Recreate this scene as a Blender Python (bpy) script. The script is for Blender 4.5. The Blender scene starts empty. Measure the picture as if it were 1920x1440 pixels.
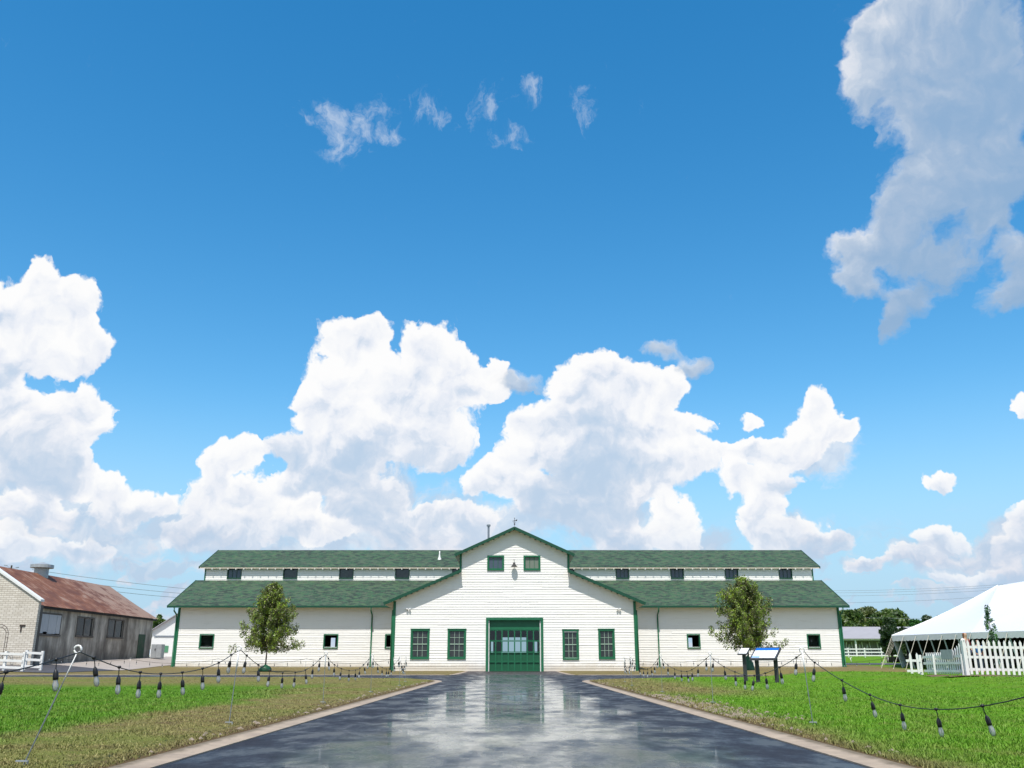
import bpy, math, random
import numpy as np
from mathutils import Vector, Matrix
random.seed(7); rng = np.random.default_rng(7)
S = bpy.context.scene
COL = S.collection
R = math.radians
# ------------------------------------------------------------------ camera
FPX, HOR, CZ = 1700.0, 1239.0, 0.85
PITCH = math.atan((HOR - 720) / FPX)
cd = bpy.data.cameras.new('camera'); cam = bpy.data.objects.new('camera', cd); COL.objects.link(cam)
cam.location = (0, 0, CZ); cam.rotation_euler = (math.pi / 2 + PITCH, 0, 0)
cd.sensor_fit = 'HORIZONTAL'; cd.sensor_width = 36; cd.lens = 36 * FPX / 1920
cd.clip_start = 0.05; cd.clip_end = 8000
S.camera = cam
cp_, sp_ = math.cos(PITCH), math.sin(PITCH)
def at(px, py, Y):
    """world point at depth Y seen at photo pixel (px, py): used to read real positions off the photo"""
    u = (px - 960) / FPX; v = (720 - py) / FPX
    dy = cp_ - v * sp_; dz = sp_ + v * cp_
    return Vector((u / dy * Y, Y, CZ + dz / dy * Y))
def skydeg(px, py):
    v = at(px, py, 1.0) - Vector((0, 0, CZ)); v.normalize()
    return math.degrees(math.atan2(v.x, v.y)), math.degrees(math.asin(v.z))
# ------------------------------------------------------------------ light
SUN_EL, SUN_AZ = 62.0, 8.0
sdir = Vector((-math.sin(R(SUN_AZ)) * math.cos(R(SUN_EL)), -math.cos(R(SUN_AZ)) * math.cos(R(SUN_EL)), math.sin(R(SUN_EL))))
sl = bpy.data.lights.new('sun', 'SUN'); sun = bpy.data.objects.new('sun', sl); COL.objects.link(sun)
sl.energy = 3.7; sl.angle = R(0.55); sl.color = (1.0, 0.955, 0.89)
sun.rotation_euler = sdir.to_track_quat('Z', 'Y').to_euler(); sun.location = (0, -20, 60)
S.view_settings.view_transform = 'Standard'; S.view_settings.look = 'None'
S.view_settings.exposure = 0.43; S.view_settings.gamma = 1

# ------------------------------------------------------------------ node helper
class NT:
    def __init__(s, tree): s.t = tree; s.n = tree.nodes; s.l = tree.links
    def node(s, typ, **kw):
        n = s.n.new(typ)
        for k, v in kw.items(): setattr(n, k, v)
        return n
    def put(s, sock, v):
        if v is None: return
        if isinstance(v, bpy.types.NodeSocket): s.l.new(v, sock)
        else: sock.default_value = v
    def m(s, op, a, b=None, c=None, clamp=False):
        n = s.node('ShaderNodeMath', operation=op, use_clamp=clamp)
        for i, v in enumerate((a, b, c)): s.put(n.inputs[i], v)
        return n.outputs[0]
    def vm(s, op, a, b=None, c=None):
        n = s.node('ShaderNodeVectorMath', operation=op)
        for i, v in enumerate((a, b, c)): s.put(n.inputs[i], v)
        return n.outputs['Value'] if op in ('DOT_PRODUCT', 'LENGTH') else n.outputs[0]
    def noise(s, vec, scale, detail=4, rough=.55, dist=0, lac=2.0):
        n = s.node('ShaderNodeTexNoise'); s.put(n.inputs['Vector'], vec)
        n.inputs['Scale'].default_value = scale; n.inputs['Detail'].default_value = detail
        n.inputs['Roughness'].default_value = rough; n.inputs['Distortion'].default_value = dist
        n.inputs['Lacunarity'].default_value = lac
        return n.outputs['Fac']
    def mr(s, v, a, b, c=0.0, d=1.0, smooth=False):
        n = s.node('ShaderNodeMapRange'); n.interpolation_type = 'SMOOTHSTEP' if smooth else 'LINEAR'
        s.put(n.inputs['Value'], v); s.put(n.inputs['From Min'], a); s.put(n.inputs['From Max'], b)
        s.put(n.inputs['To Min'], c); s.put(n.inputs['To Max'], d); return n.outputs['Result']
    def mix(s, f, a, b, blend='MIX'):
        n = s.node('ShaderNodeMix', data_type='RGBA', blend_type=blend)
        s.put(n.inputs['Factor'], f); s.put(n.inputs['A'] if False else n.inputs[6], a); s.put(n.inputs[7], b)
        return n.outputs[2]
    def sep(s, v):
        n = s.node('ShaderNodeSeparateXYZ'); s.put(n.inputs[0], v); return n.outputs
    def comb(s, x, y, z):
        n = s.node('ShaderNodeCombineXYZ')
        for i, v in enumerate((x, y, z)): s.put(n.inputs[i], v)
        return n.outputs[0]
def rgb(r, g, b): return (r, g, b, 1.0)
def lin(r, g, b):
    f = lambda c: ((c / 255 + .055) / 1.055) ** 2.4 if c > 10 else c / 255 / 12.92
    return (f(r), f(g), f(b), 1.0)

# ------------------------------------------------------------------ sky with cumulus
W = bpy.data.worlds.new('World'); S.world = W; W.use_nodes = True
w = NT(W.node_tree); w.n.clear()
tc = w.node('ShaderNodeTexCoord').outputs['Generated']
skyn = w.node('ShaderNodeTexSky', sky_type='NISHITA', sun_disc=False)
skyn.sun_elevation = R(SUN_EL); skyn.sun_rotation = R(180 + SUN_AZ)
skyn.altitude = 200; skyn.air_density = 1.2; skyn.dust_density = 0.4; skyn.ozone_density = 2.0
hs = w.node('ShaderNodeHueSaturation'); hs.inputs['Saturation'].default_value = 1.42; hs.inputs['Hue'].default_value = .493; hs.inputs['Value'].default_value = 1.27
w.l.new(skyn.outputs[0], hs.inputs['Color'])
bg_sky = w.node('ShaderNodeBackground'); w.l.new(hs.outputs[0], bg_sky.inputs[0]); bg_sky.inputs[1].default_value = 0.105
dx, dy, dz = w.sep(tc)
azd = w.m('MULTIPLY', w.m('ARCTAN2', dx, dy), 57.29578)
eld = w.m('MULTIPLY', w.m('ARCSINE', dz), 57.29578)
# warp the lookup so that the outlines get lumpy
wn1 = w.node('ShaderNodeTexNoise'); w.put(wn1.inputs['Vector'], tc); wn1.inputs['Scale'].default_value = 11; wn1.inputs['Detail'].default_value = 5; wn1.inputs['Roughness'].default_value = .6
warp = w.vm('MULTIPLY', w.vm('SUBTRACT', wn1.outputs['Color'], (.5, .5, .5)), (5.2, 4.6, 0))
P0 = w.vm('ADD', w.comb(azd, eld, 0), warp)
px_, py_, _ = w.sep(P0)
eh = w.m('MULTIPLY', py_, 0.70710678)
PV = w.comb(px_, eh, eh)
def field(blobs):
    acc = (0.0, 0.0, 0.0)
    for (x, y, rx, ry, b) in blobs:
        a0, e0 = skydeg(x, y); a1, _e = skydeg(x + rx, y); _a, e1 = skydeg(x, y - ry)
        ix = 1 / max(abs(a1 - a0), .05); iy = 1 / max(abs(e1 - e0), .05); k = .70710678
        q = w.vm('MULTIPLY_ADD', PV, (ix, iy, iy), (-a0 * ix, -e0 * iy * k, -e0 * iy * k))
        d2 = w.vm('DOT_PRODUCT', q, q)
        g = w.m('MAXIMUM', w.m('SUBTRACT', 1.0, d2), 0.0)
        g2 = w.m('MULTIPLY', g, g)
        V = w.vm('MULTIPLY_ADD', q, (0, 0, 1.4142), (1, b, 0))
        sc_ = w.node('ShaderNodeVectorMath', operation='SCALE'); w.put(sc_.inputs[0], V); w.put(sc_.inputs['Scale'], g2)
        acc = w.vm('ADD', sc_.outputs[0], acc)
    return w.sep(acc)
# px, py, rx, ry, brightness (1 = sunlit white, 0 = grey underside)
CUM = [
 (640,770,60,50,1),(545,905,60,40,.4),(470,930,60,40,.8),(560,985,80,50,.5),
 (75,510,66,62,1),(0,560,60,70,.9),(60,590,120,72,.85),(150,560,78,62,1),(172,640,66,60,.85),(80,660,110,60,.75),(-10,680,70,90,.6),
 (0,780,85,110,.55),(90,790,110,76,.8),(150,755,74,56,1),(165,815,60,56,1),(60,870,130,72,.35),(130,880,80,56,.5),
 (205,915,66,44,.9),(290,945,58,38,.9),(60,960,120,42,.35),(230,970,80,40,.4),(30,1020,80,36,.5),(150,1030,90,32,.35),(90,925,40,28,.9),
 (405,872,54,50,1),(455,862,50,40,1.05),(400,935,76,62,.85),(430,990,80,56,.6),(530,955,62,38,.95),(585,945,36,26,.9),(490,985,70,50,.6),(350,1000,70,44,.5),
 (650,640,62,52,1.15),(700,632,50,54,1.1),(800,650,66,58,1.05),(865,690,66,52,.95),(630,705,76,60,1.1),(730,720,120,82,1),
 (592,745,62,52,1.15),(830,745,120,84,.85),(905,725,70,48,.9),(940,690,34,24,1),(590,800,60,46,1.0),(700,820,120,80,.72),(820,835,90,66,.6),
 (560,850,84,48,.15),(660,845,72,70,.05),(620,890,90,50,.1),(690,930,100,66,.25),(750,985,130,60,.2),(860,985,100,50,.3),(630,1005,70,42,1.15),(590,1015,50,30,1),
 (790,975,46,36,.8),(850,1010,40,30,.8),
 (1075,725,70,62,1.15),(1125,700,66,56,1.1),(1185,725,80,56,.9),(1265,725,62,48,.9),(1010,790,60,54,1.1),(1120,795,120,84,.55),(1225,785,100,66,.8),
 (1310,795,62,40,1),(945,890,80,48,1.0),(920,915,60,42,.85),(1000,840,76,56,1),(1110,880,130,84,.1),(1225,870,110,76,.65),(1325,850,80,50,.85),
 (1020,950,110,66,.2),(1120,960,120,70,.1),(1180,1010,90,50,.15),(1195,920,56,46,1.0),(1270,955,62,56,1.2),(1280,1010,66,40,.8),(1420,845,86,38,.9),(1395,895,46,40,1.05),
 (1520,768,40,44,1.0),(1525,805,62,46,.85),(1590,822,46,30,.95),(1490,850,90,44,.65),(1460,900,70,44,.55),(1430,950,52,44,.7),(1425,995,60,50,.9),(1500,1010,100,40,.2),
 (1560,1015,56,34,.15),
 (1765,1005,66,38,.85),(1730,1050,90,30,.4),(1900,1035,66,44,.7),(1620,1065,60,24,.5),(1915,765,34,34,1),(1930,990,44,66,.8),(1830,1085,110,28,.3),
 (1415,780,34,24,1),(1752,890,42,24,.8)]
TOP = [(1660,60,90,90,1.1),(1740,150,140,120,.5),(1640,190,70,60,.9),(1720,30,140,90,.6),(1730,330,110,110,.45),(1700,400,90,80,.5),(1640,460,80,50,.8),(1820,180,140,160,.2),(1620,500,60,60,.7),
 (1640,70,90,80,1.1),(1610,140,60,80,1.2),(1690,120,120,100,.65),(1830,60,190,120,.2),(1780,220,140,110,.3),(1900,150,130,130,.05),(1690,240,76,66,.7),
 (1840,330,150,120,.2),(1900,300,100,110,.1),(1770,400,120,84,.3),(1850,430,90,60,.3),(1680,410,70,50,.6),(1595,455,58,36,1.1),(1690,480,92,60,.4),(1780,500,100,66,.3),
 (1620,540,64,48,.6),(1700,560,84,54,.4),(1675,610,36,60,.3),(1905,510,60,80,.2),(1890,570,60,44,.2),
 (1240,655,62,30,.9),(1300,685,52,28,.7),(975,715,60,30,.9)]
WISP = [
 (612,215,66,50,.75),(690,215,78,46,.6),(625,280,46,56,.7),(655,250,60,40,.6),(800,200,62,44,.55),(925,205,44,52,.55),(960,255,54,28,.45),(1093,195,40,52,.5),(990,178,30,30,.45),
 (850,220,40,30,.4),(730,250,40,30,.5)]
BANK = [(700,940,210,110,0),(900,1010,220,80,0),(640,1020,260,80,0),(1100,950,200,120,0),(1250,1030,200,80,0),(1500,1010,130,60,0),(250,1000,260,90,0),(60,1000,220,130,0),(60,860,170,160,0),(420,960,120,90,0),
 (1750,1050,160,60,0),(1560,870,90,70,0),(1880,1020,110,60,0)]
c3 = field(BANK)
c4 = field(WISP)
c1 = field(CUM); c2 = field(TOP)
def n2(vec, scale, detail, rough):
    n = w.node('ShaderNodeTexNoise', noise_dimensions='2D'); w.put(n.inputs['Vector'], vec)
    n.inputs['Scale'].default_value = scale; n.inputs['Detail'].default_value = detail; n.inputs['Roughness'].default_value = rough
    return n.outputs['Fac']
def tex(vec):
    f = n2(vec, .40, 7, .60)
    v = w.node('ShaderNodeTexVoronoi', feature='F1', voronoi_dimensions='2D'); v.inputs['Scale'].default_value = .52
    v.inputs['Detail'].default_value = 2; v.inputs['Roughness'].default_value = .5
    v.normalize = True; w.put(v.inputs['Vector'], vec)
    return w.m('ADD', w.m('MULTIPLY', w.m('SUBTRACT', 1.0, v.outputs['Distance']), .75), f)
wv = w.vm('MULTIPLY_ADD', wn1.outputs['Color'], (4.5, 4.5, 0), w.comb(azd, eld, 0))
tA = tex(wv); tB = tex(w.vm('ADD', wv, (-.25, .75, 0)))
relief = w.m('SUBTRACT', tA, tB)
soft = n2(w.comb(azd, eld, 0), .12, 4, .55)
wisp = n2(w.vm('ADD', w.vm('MULTIPLY', warp, (.9, .9, 0)), w.comb(w.m('MULTIPLY', azd, .85), eld, 0)), .36, 7, .62)
def layer(c, t0, t1, tx, na):
    n = w.m('MULTIPLY', tx, na)
    gate = w.mr(c[0], 0.0, .07, -.6, 0)
    d = w.m('ADD', w.m('ADD', c[0], n), gate)
    al = w.mr(d, t0, t1, 0, 1, True)
    inv = w.m('DIVIDE', 1.0, w.m('MAXIMUM', c[0], .02))
    b = w.m('MULTIPLY', c[1], inv); q = w.m('MULTIPLY', c[2], inv)
    return d, al, b, q
wn3 = n2(w.vm('ADD', w.vm('MULTIPLY', warp, (1.2, 1.2, 0)), w.comb(w.m('MULTIPLY', azd, 1.2), eld, 0)), .8, 7, .66)
d1, a1, b1, q1 = layer(c1, .12, .34, w.m('ADD', w.m('SUBTRACT', tA, 1.02), w.m('MULTIPLY', w.m('SUBTRACT', wn3, .5), .55)), .75)
d4, a4, b4, q4 = layer(c4, .15, 2.3, w.m('MULTIPLY', w.m('SUBTRACT', wn3, .5), 4.0), 1.0)
d3, a3, b3, q3 = layer(c3, .10, .85, w.m('MULTIPLY', w.m('SUBTRACT', wisp, .5), 2.2), 1.0)
d2, a2, b2, q2 = layer(c2, .06, .95, w.m('MULTIPLY', w.m('SUBTRACT', wisp, .5), 2.5), 1.0)
def shade(b, q, rel, kr, d):
    x = w.m('MULTIPLY_ADD', b, .52, .16)
    x = w.m('MULTIPLY_ADD', q, .40, x)
    x = w.m('MULTIPLY_ADD', rel, kr, x)
    x = w.m('MULTIPLY_ADD', w.m('SUBTRACT', soft, .5), .7, x)
    return w.m('ADD', x, w.mr(d, .2, 1.0, .30, 0.0))
s1 = w.mr(shade(b1, q1, relief, .85, d1), 0.0, 1.0, 0, 1, True)
s2 = w.mr(shade(b2, q2, relief, .7, d2), 0.0, 1.25, 0, 1, True)
def ramp(f, cols):
    n = w.node('ShaderNodeValToRGB'); e = n.color_ramp.elements
    e[0].position = cols[0][0]; e[0].color = cols[0][1]; e[1].position = cols[-1][0]; e[1].color = cols[-1][1]
    for p, c in cols[1:-1]:
        k = e.new(p); k.color = c
    w.l.new(f, n.inputs[0]); return n.outputs[0]
colr1 = ramp(s1, [(0, lin(188, 208, 230)), (.35, lin(213, 223, 237)), (.62, lin(236, 239, 246)), (1, lin(254, 253, 252))])
colr2 = ramp(s2, [(0, lin(152, 182, 214)), (.35, lin(176, 196, 220)), (.70, lin(204, 216, 231)), (1, lin(246, 246, 249))])
EXPO = 2 ** -0.43
bgc1 = w.node('ShaderNodeBackground'); w.l.new(colr1, bgc1.inputs[0]); bgc1.inputs[1].default_value = 1.02 * EXPO
bgc2 = w.node('ShaderNodeBackground'); w.l.new(colr2, bgc2.inputs[0]); bgc2.inputs[1].default_value = .97 * EXPO
# clouds melt into milky air near the horizon
hz = w.mr(eld, 1, 17, .80, 0, True)
bgh = w.node('ShaderNodeBackground'); bgh.inputs[0].default_value = lin(158, 200, 236); bgh.inputs[1].default_value = EXPO
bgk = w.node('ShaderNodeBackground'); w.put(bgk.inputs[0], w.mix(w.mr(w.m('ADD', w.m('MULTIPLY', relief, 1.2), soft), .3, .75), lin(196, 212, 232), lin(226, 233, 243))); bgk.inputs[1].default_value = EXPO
lown = n2(w.vm('MULTIPLY', wv, (.8, 1.9, 0)), .30, 6, .6)
lowm = w.m('MULTIPLY', w.mr(lown, .47, .58, 0, .8, True), w.m('MULTIPLY', w.mr(eld, 3.5, 9.0, 1, 0, True), w.mr(azd, -6, 14, 1, .85)))
bgl = w.node('ShaderNodeBackground'); w.put(bgl.inputs[0], w.mix(w.mr(relief, -.12, .16), lin(196, 207, 226), lin(238, 232, 236))); bgl.inputs[1].default_value = EXPO
def mixs(f, a, b):
    n = w.node('ShaderNodeMixShader'); w.put(n.inputs[0], f); w.l.new(a, n.inputs[1]); w.l.new(b, n.inputs[2]); return n.outputs[0]
sh = mixs(hz, bg_sky.outputs[0], bgh.outputs[0])
sh = mixs(w.m('MULTIPLY', a3, .85), sh, bgk.outputs[0])
sh = mixs(w.m('MULTIPLY', a1, .97), sh, bgc1.outputs[0])
sh = mixs(lowm, sh, bgl.outputs[0])
sh = mixs(w.m('MULTIPLY', a2, .90), sh, bgc2.outputs[0])
bgw = w.node('ShaderNodeBackground'); bgw.inputs[0].default_value = lin(214, 225, 240); bgw.inputs[1].default_value = EXPO
sh = mixs(w.m('MULTIPLY', a4, .62), sh, bgw.outputs[0])
# unseen clouds added behind the camera to whiten the light on shaded walls
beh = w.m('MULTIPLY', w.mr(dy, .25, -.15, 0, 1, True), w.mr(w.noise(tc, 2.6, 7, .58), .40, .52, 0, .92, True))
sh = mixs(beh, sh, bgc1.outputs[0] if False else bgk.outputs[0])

sh = mixs(w.mr(eld, 0, 9, .38, 0), sh, bgh.outputs[0])
wo = w.node('ShaderNodeOutputWorld'); w.l.new(sh, wo.inputs[0])
W.cycles.sampling_method = 'MANUAL'; W.cycles.sample_map_resolution = 512
S.cycles.max_bounces = 6; S.cycles.transparent_max_bounces = 10

# ------------------------------------------------------------------ materials
def mat(name, color, rough=.7, bump=0, bscale=30, var=0, vscale=4, spec=.4, metal=0, stretch=(1, 1, 1), fn=None, col2=None):
    m_ = bpy.data.materials.new(name); m_.use_nodes = True; t = NT(m_.node_tree)
    b = t.n['Principled BSDF']; b.inputs['Roughness'].default_value = rough; b.inputs['Metallic'].default_value = metal
    b.inputs['Specular IOR Level'].default_value = spec
    geo = t.node('ShaderNodeNewGeometry').outputs['Position']
    v = t.vm('MULTIPLY', geo, stretch)
    c = color
    if var:
        c2 = col2 or tuple(x * .55 for x in color[:3]) + (1,)
        c = t.mix(t.mr(t.noise(v, vscale, 6, .6), .5 - .25, .5 + .25, 0, var), color, c2)
    t.put(b.inputs['Base Color'], c)
    if bump:
        bn = t.node('ShaderNodeBump'); bn.inputs['Strength'].default_value = bump; bn.inputs['Distance'].default_value = .02
        t.l.new(t.noise(v, bscale, 5, .6), bn.inputs['Height']); t.l.new(bn.outputs[0], b.inputs['Normal'])
    if fn: fn(t, b, geo)
    return m_
def f_siding(t, b, geo):
    x, y, z = t.sep(geo)
    n1 = t.noise(t.comb(t.m('MULTIPLY', x, .5), t.m('MULTIPLY', y, .5), t.m('MULTIPLY', z, 5.0)), 1.6, 6, .65)
    n2 = t.noise(t.comb(t.m('MULTIPLY', x, .35), y, t.m('MULTIPLY', z, .5)), 1.0, 4, .5)
    n3 = t.noise(t.comb(t.m('MULTIPLY', x, 3.5), t.m('MULTIPLY', y, 3.5), t.m('MULTIPLY', z, .6)), 1.0, 5, .7)
    c = t.mix(t.mr(n1, .55, .75, 0, .45), rgb(.85, .835, .80), rgb(.64, .61, .55))
    c = t.mix(t.mr(n2, .35, .7, 0, .35), c, rgb(.83, .795, .73))
    c = t.mix(t.m('MULTIPLY', t.mr(n3, .5, .72, 0, .4), t.mr(z, 0.1, 1.5, 1, .15)), c, rgb(.50, .46, .38))
    n4 = t.noise(t.comb(t.m('MULTIPLY', x, .8), t.m('MULTIPLY', y, .8), t.m('MULTIPLY', z, .8)), 1.2, 6, .7)
    dirt = t.m('MULTIPLY', t.mr(t.m('ADD', z, t.m('MULTIPLY', n4, -.9)), -.25, .35, .6, 0, True), 1.0)
    c = t.mix(dirt, c, rgb(.46, .38, .27))
    st = t.noise(t.comb(t.m('MULTIPLY', x, 5), t.m('MULTIPLY', y, 5), t.m('MULTIPLY', z, .22)), 1.0, 5, .7)
    c = t.mix(t.mr(st, .60, .74, 0, .22), c, rgb(.52, .50, .44))
    t.put(b.inputs['Base Color'], c)
M = {}
M['siding'] = mat('white_painted_clapboard', rgb(.8, .78, .73), .55, fn=f_siding)
M['white'] = mat('white_paint', rgb(.80, .80, .78), .5, var=.3, vscale=5)
M['green'] = mat('green_trim_paint', rgb(.016, .15, .07), .42, var=.5, vscale=3, bump=.1)
M['greendark'] = mat('dark_green_trim_paint', rgb(.010, .075, .042), .45, var=.5, vscale=3)
M['soffit'] = mat('cream_soffit_boards', rgb(.70, .62, .50), .7, var=.4, vscale=6, stretch=(1, 1, 1))
def f_shingle(t, b, geo):
    x, y, z = t.sep(geo)
    # courses run level along the eave; tabs along it
    s = t.m('MULTIPLY', z, 2.3)
    hor = t.m('ADD', x, t.m('MULTIPLY', y, .0))
    br = t.node('ShaderNodeTexBrick'); br.offset = .37; br.squash = 1
    t.put(br.inputs['Vector'], t.comb(hor, s, 0)); br.inputs['Scale'].default_value = 1.0
    br.inputs['Brick Width'].default_value = .42; br.inputs['Row Height'].default_value = .16
    br.inputs['Mortar Size'].default_value = .012; br.inputs['Mortar Smooth'].default_value = .2; br.inputs['Bias'].default_value = 0
    br.inputs['Color1'].default_value = rgb(0, 0, 0); br.inputs['Color2'].default_value = rgb(1, 1, 1); br.inputs['Mortar'].default_value = rgb(.3, .3, .3)
    cell = t.node('ShaderNodeTexWhiteNoise', noise_dimensions='2D')
    t.put(cell.inputs['Vector'], t.comb(t.m('FLOOR', t.m('MULTIPLY', t.m('ADD', hor, t.m('MULTIPLY', t.m('FLOOR', t.m('DIVIDE', s, .16)), .137)), 2.6)), t.m('FLOOR', t.m('DIVIDE', s, .16)), 0))
    n = t.m('ADD', t.m('MULTIPLY', t.noise(t.comb(hor, t.m('MULTIPLY', s, 1.6), 0), 5.5, 4, .8), .84), t.m('MULTIPLY', t.noise(t.comb(hor, s, 0), .35, 4, .6), .16))
    r = t.node('ShaderNodeValToRGB'); e = r.color_ramp.elements
    e[0].position = .30; e[0].color = rgb(.012, .026, .02); e[1].position = .80; e[1].color = rgb(.05, .145, .045)
    k = e.new(.44); k.color = rgb(.034, .052, .038); k = e.new(.54); k.color = rgb(.03, .10, .045); k = e.new(.64); k.color = rgb(.07, .082, .062)
    t.l.new(t.m('ADD', t.m('MULTIPLY', cell.outputs['Value'], .38), t.m('MULTIPLY', n, .70)), r.inputs[0])
    t.put(b.inputs['Base Color'], t.mix(t.m('MULTIPLY', br.outputs['Fac'], .5), r.outputs[0], rgb(.012, .035, .02)))
M['shingle'] = mat('green_asphalt_shingles', rgb(.04, .12, .06), .85, fn=f_shingle)
def f_asph(t, b, geo):
    x, y, z = t.sep(geo)
    big = t.noise(t.comb(t.m('MULTIPLY', x, .55), t.m('MULTIPLY', y, .25), 0), 1.0, 5, .6)
    fine = t.noise(geo, 60, 3, .6)
    cen = t.mr(t.m('ABSOLUTE', x), 1.1, 2.9, .20, -.36)
    far = t.mr(y, 40, 52, 0, -.04)
    wet = t.mr(t.m('ADD', t.m('ADD', big, cen), far), .38, .62, 0, 1, True)
    c = t.mix(wet, rgb(.020, .023, .033), rgb(.016, .019, .026))
    apr = t.m('MULTIPLY', t.mr(y, 59, 61.5, 0, 1, True), t.mr(t.noise(geo, .6, 4), .3, .7, .7, 1))
    wet = t.m('MULTIPLY', wet, t.m('SUBTRACT', 1.0, apr))
    c = t.mix(apr, c, rgb(.055, .045, .046))
    t.put(b.inputs['Base Color'], t.mix(t.mr(fine, .45, .75, 0, .7), c, rgb(.075, .078, .085)))
    streak = t.noise(t.comb(t.m('MULTIPLY', x, 1.5), t.m('MULTIPLY', y, .8), 0), 1.0, 8, .7)
    rg = t.m('MULTIPLY', t.mr(streak, .42, .66, .5, 1.6), t.mr(wet, 0, 1, .60, .30))
    t.put(b.inputs['Roughness'], rg); t.put(b.inputs['Specular IOR Level'], t.mr(wet, 0, 1, .10, .32))
    st2 = t.noise(t.comb(t.m('MULTIPLY', x, .9), t.m('MULTIPLY', y, .42), 3.0), 1.2, 9, .66)
    t.put(b.inputs['Coat Weight'], t.m('MULTIPLY', wet, t.mr(st2, .43, .58, .66, .04))); t.put(b.inputs['Coat Roughness'], t.mr(st2, .38, .62, .02, .12))
    bn = t.node('ShaderNodeBump'); bn.inputs['Strength'].default_value = .16; bn.inputs['Distance'].default_value = .004
    t.l.new(t.m('ADD', t.noise(t.comb(t.m('MULTIPLY', x, 3), t.m('MULTIPLY', y, 9), 0), 1.5, 4, .6), t.m('MULTIPLY', fine, .8)), bn.inputs['Height'])
    t.l.new(bn.outputs[0], b.inputs['Normal'])
    bn2 = t.node('ShaderNodeBump'); bn2.inputs['Strength'].default_value = .07; bn2.inputs['Distance'].default_value = .003
    t.l.new(t.noise(t.comb(t.m('MULTIPLY', x, 3), t.m('MULTIPLY', y, 9), 0), 1.5, 3, .5), bn2.inputs['Height'])
    t.l.new(bn2.outputs[0], b.inputs['Coat Normal'])
M['asphalt'] = mat('wet_asphalt', rgb(.03, .03, .035), .3, fn=f_asph, spec=.3)
M['dryasphalt'] = mat('grey_asphalt', rgb(.085, .08, .085), .6, var=.6, vscale=.6, bump=.2)
def f_kerb(t, b, geo):
    x, y, z = t.sep(geo)
    c = t.mix(t.mr(t.noise(geo, 2.2, 7, .65), .3, .7), rgb(.44, .345, .25), rgb(.27, .21, .16))
    jt = t.mr(t.m('PINGPONG', t.m('ADD', y, t.m('MULTIPLY', x, .0)), 1.5), 0, .012, .8, 0)
    c = t.mix(jt, c, rgb(.07, .055, .045))
    dirt = t.m('MULTIPLY', t.mr(t.m('ADD', t.m('ABSOLUTE', x), t.m('MULTIPLY', t.noise(geo, 3.5, 5, .7), .30)), 3.26, 3.38, 0, .85, True), t.mr(y, 38, 40, 1, 0))
    c = t.mix(dirt, c, rgb(.13, .10, .06)); sp = t.mr(t.noise(geo, 11, 3, .6), .64, .72, 0, .5)
    t.put(b.inputs['Base Color'], t.mix(sp, c, rgb(.12, .10, .08)))
M['concrete'] = mat('concrete_kerb', rgb(.43, .335, .24), .8, bump=.3, bscale=40, fn=f_kerb)
M['paleconcrete'] = mat('pale_concrete', rgb(.40, .35, .31), .8, var=.5, vscale=1)
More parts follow.
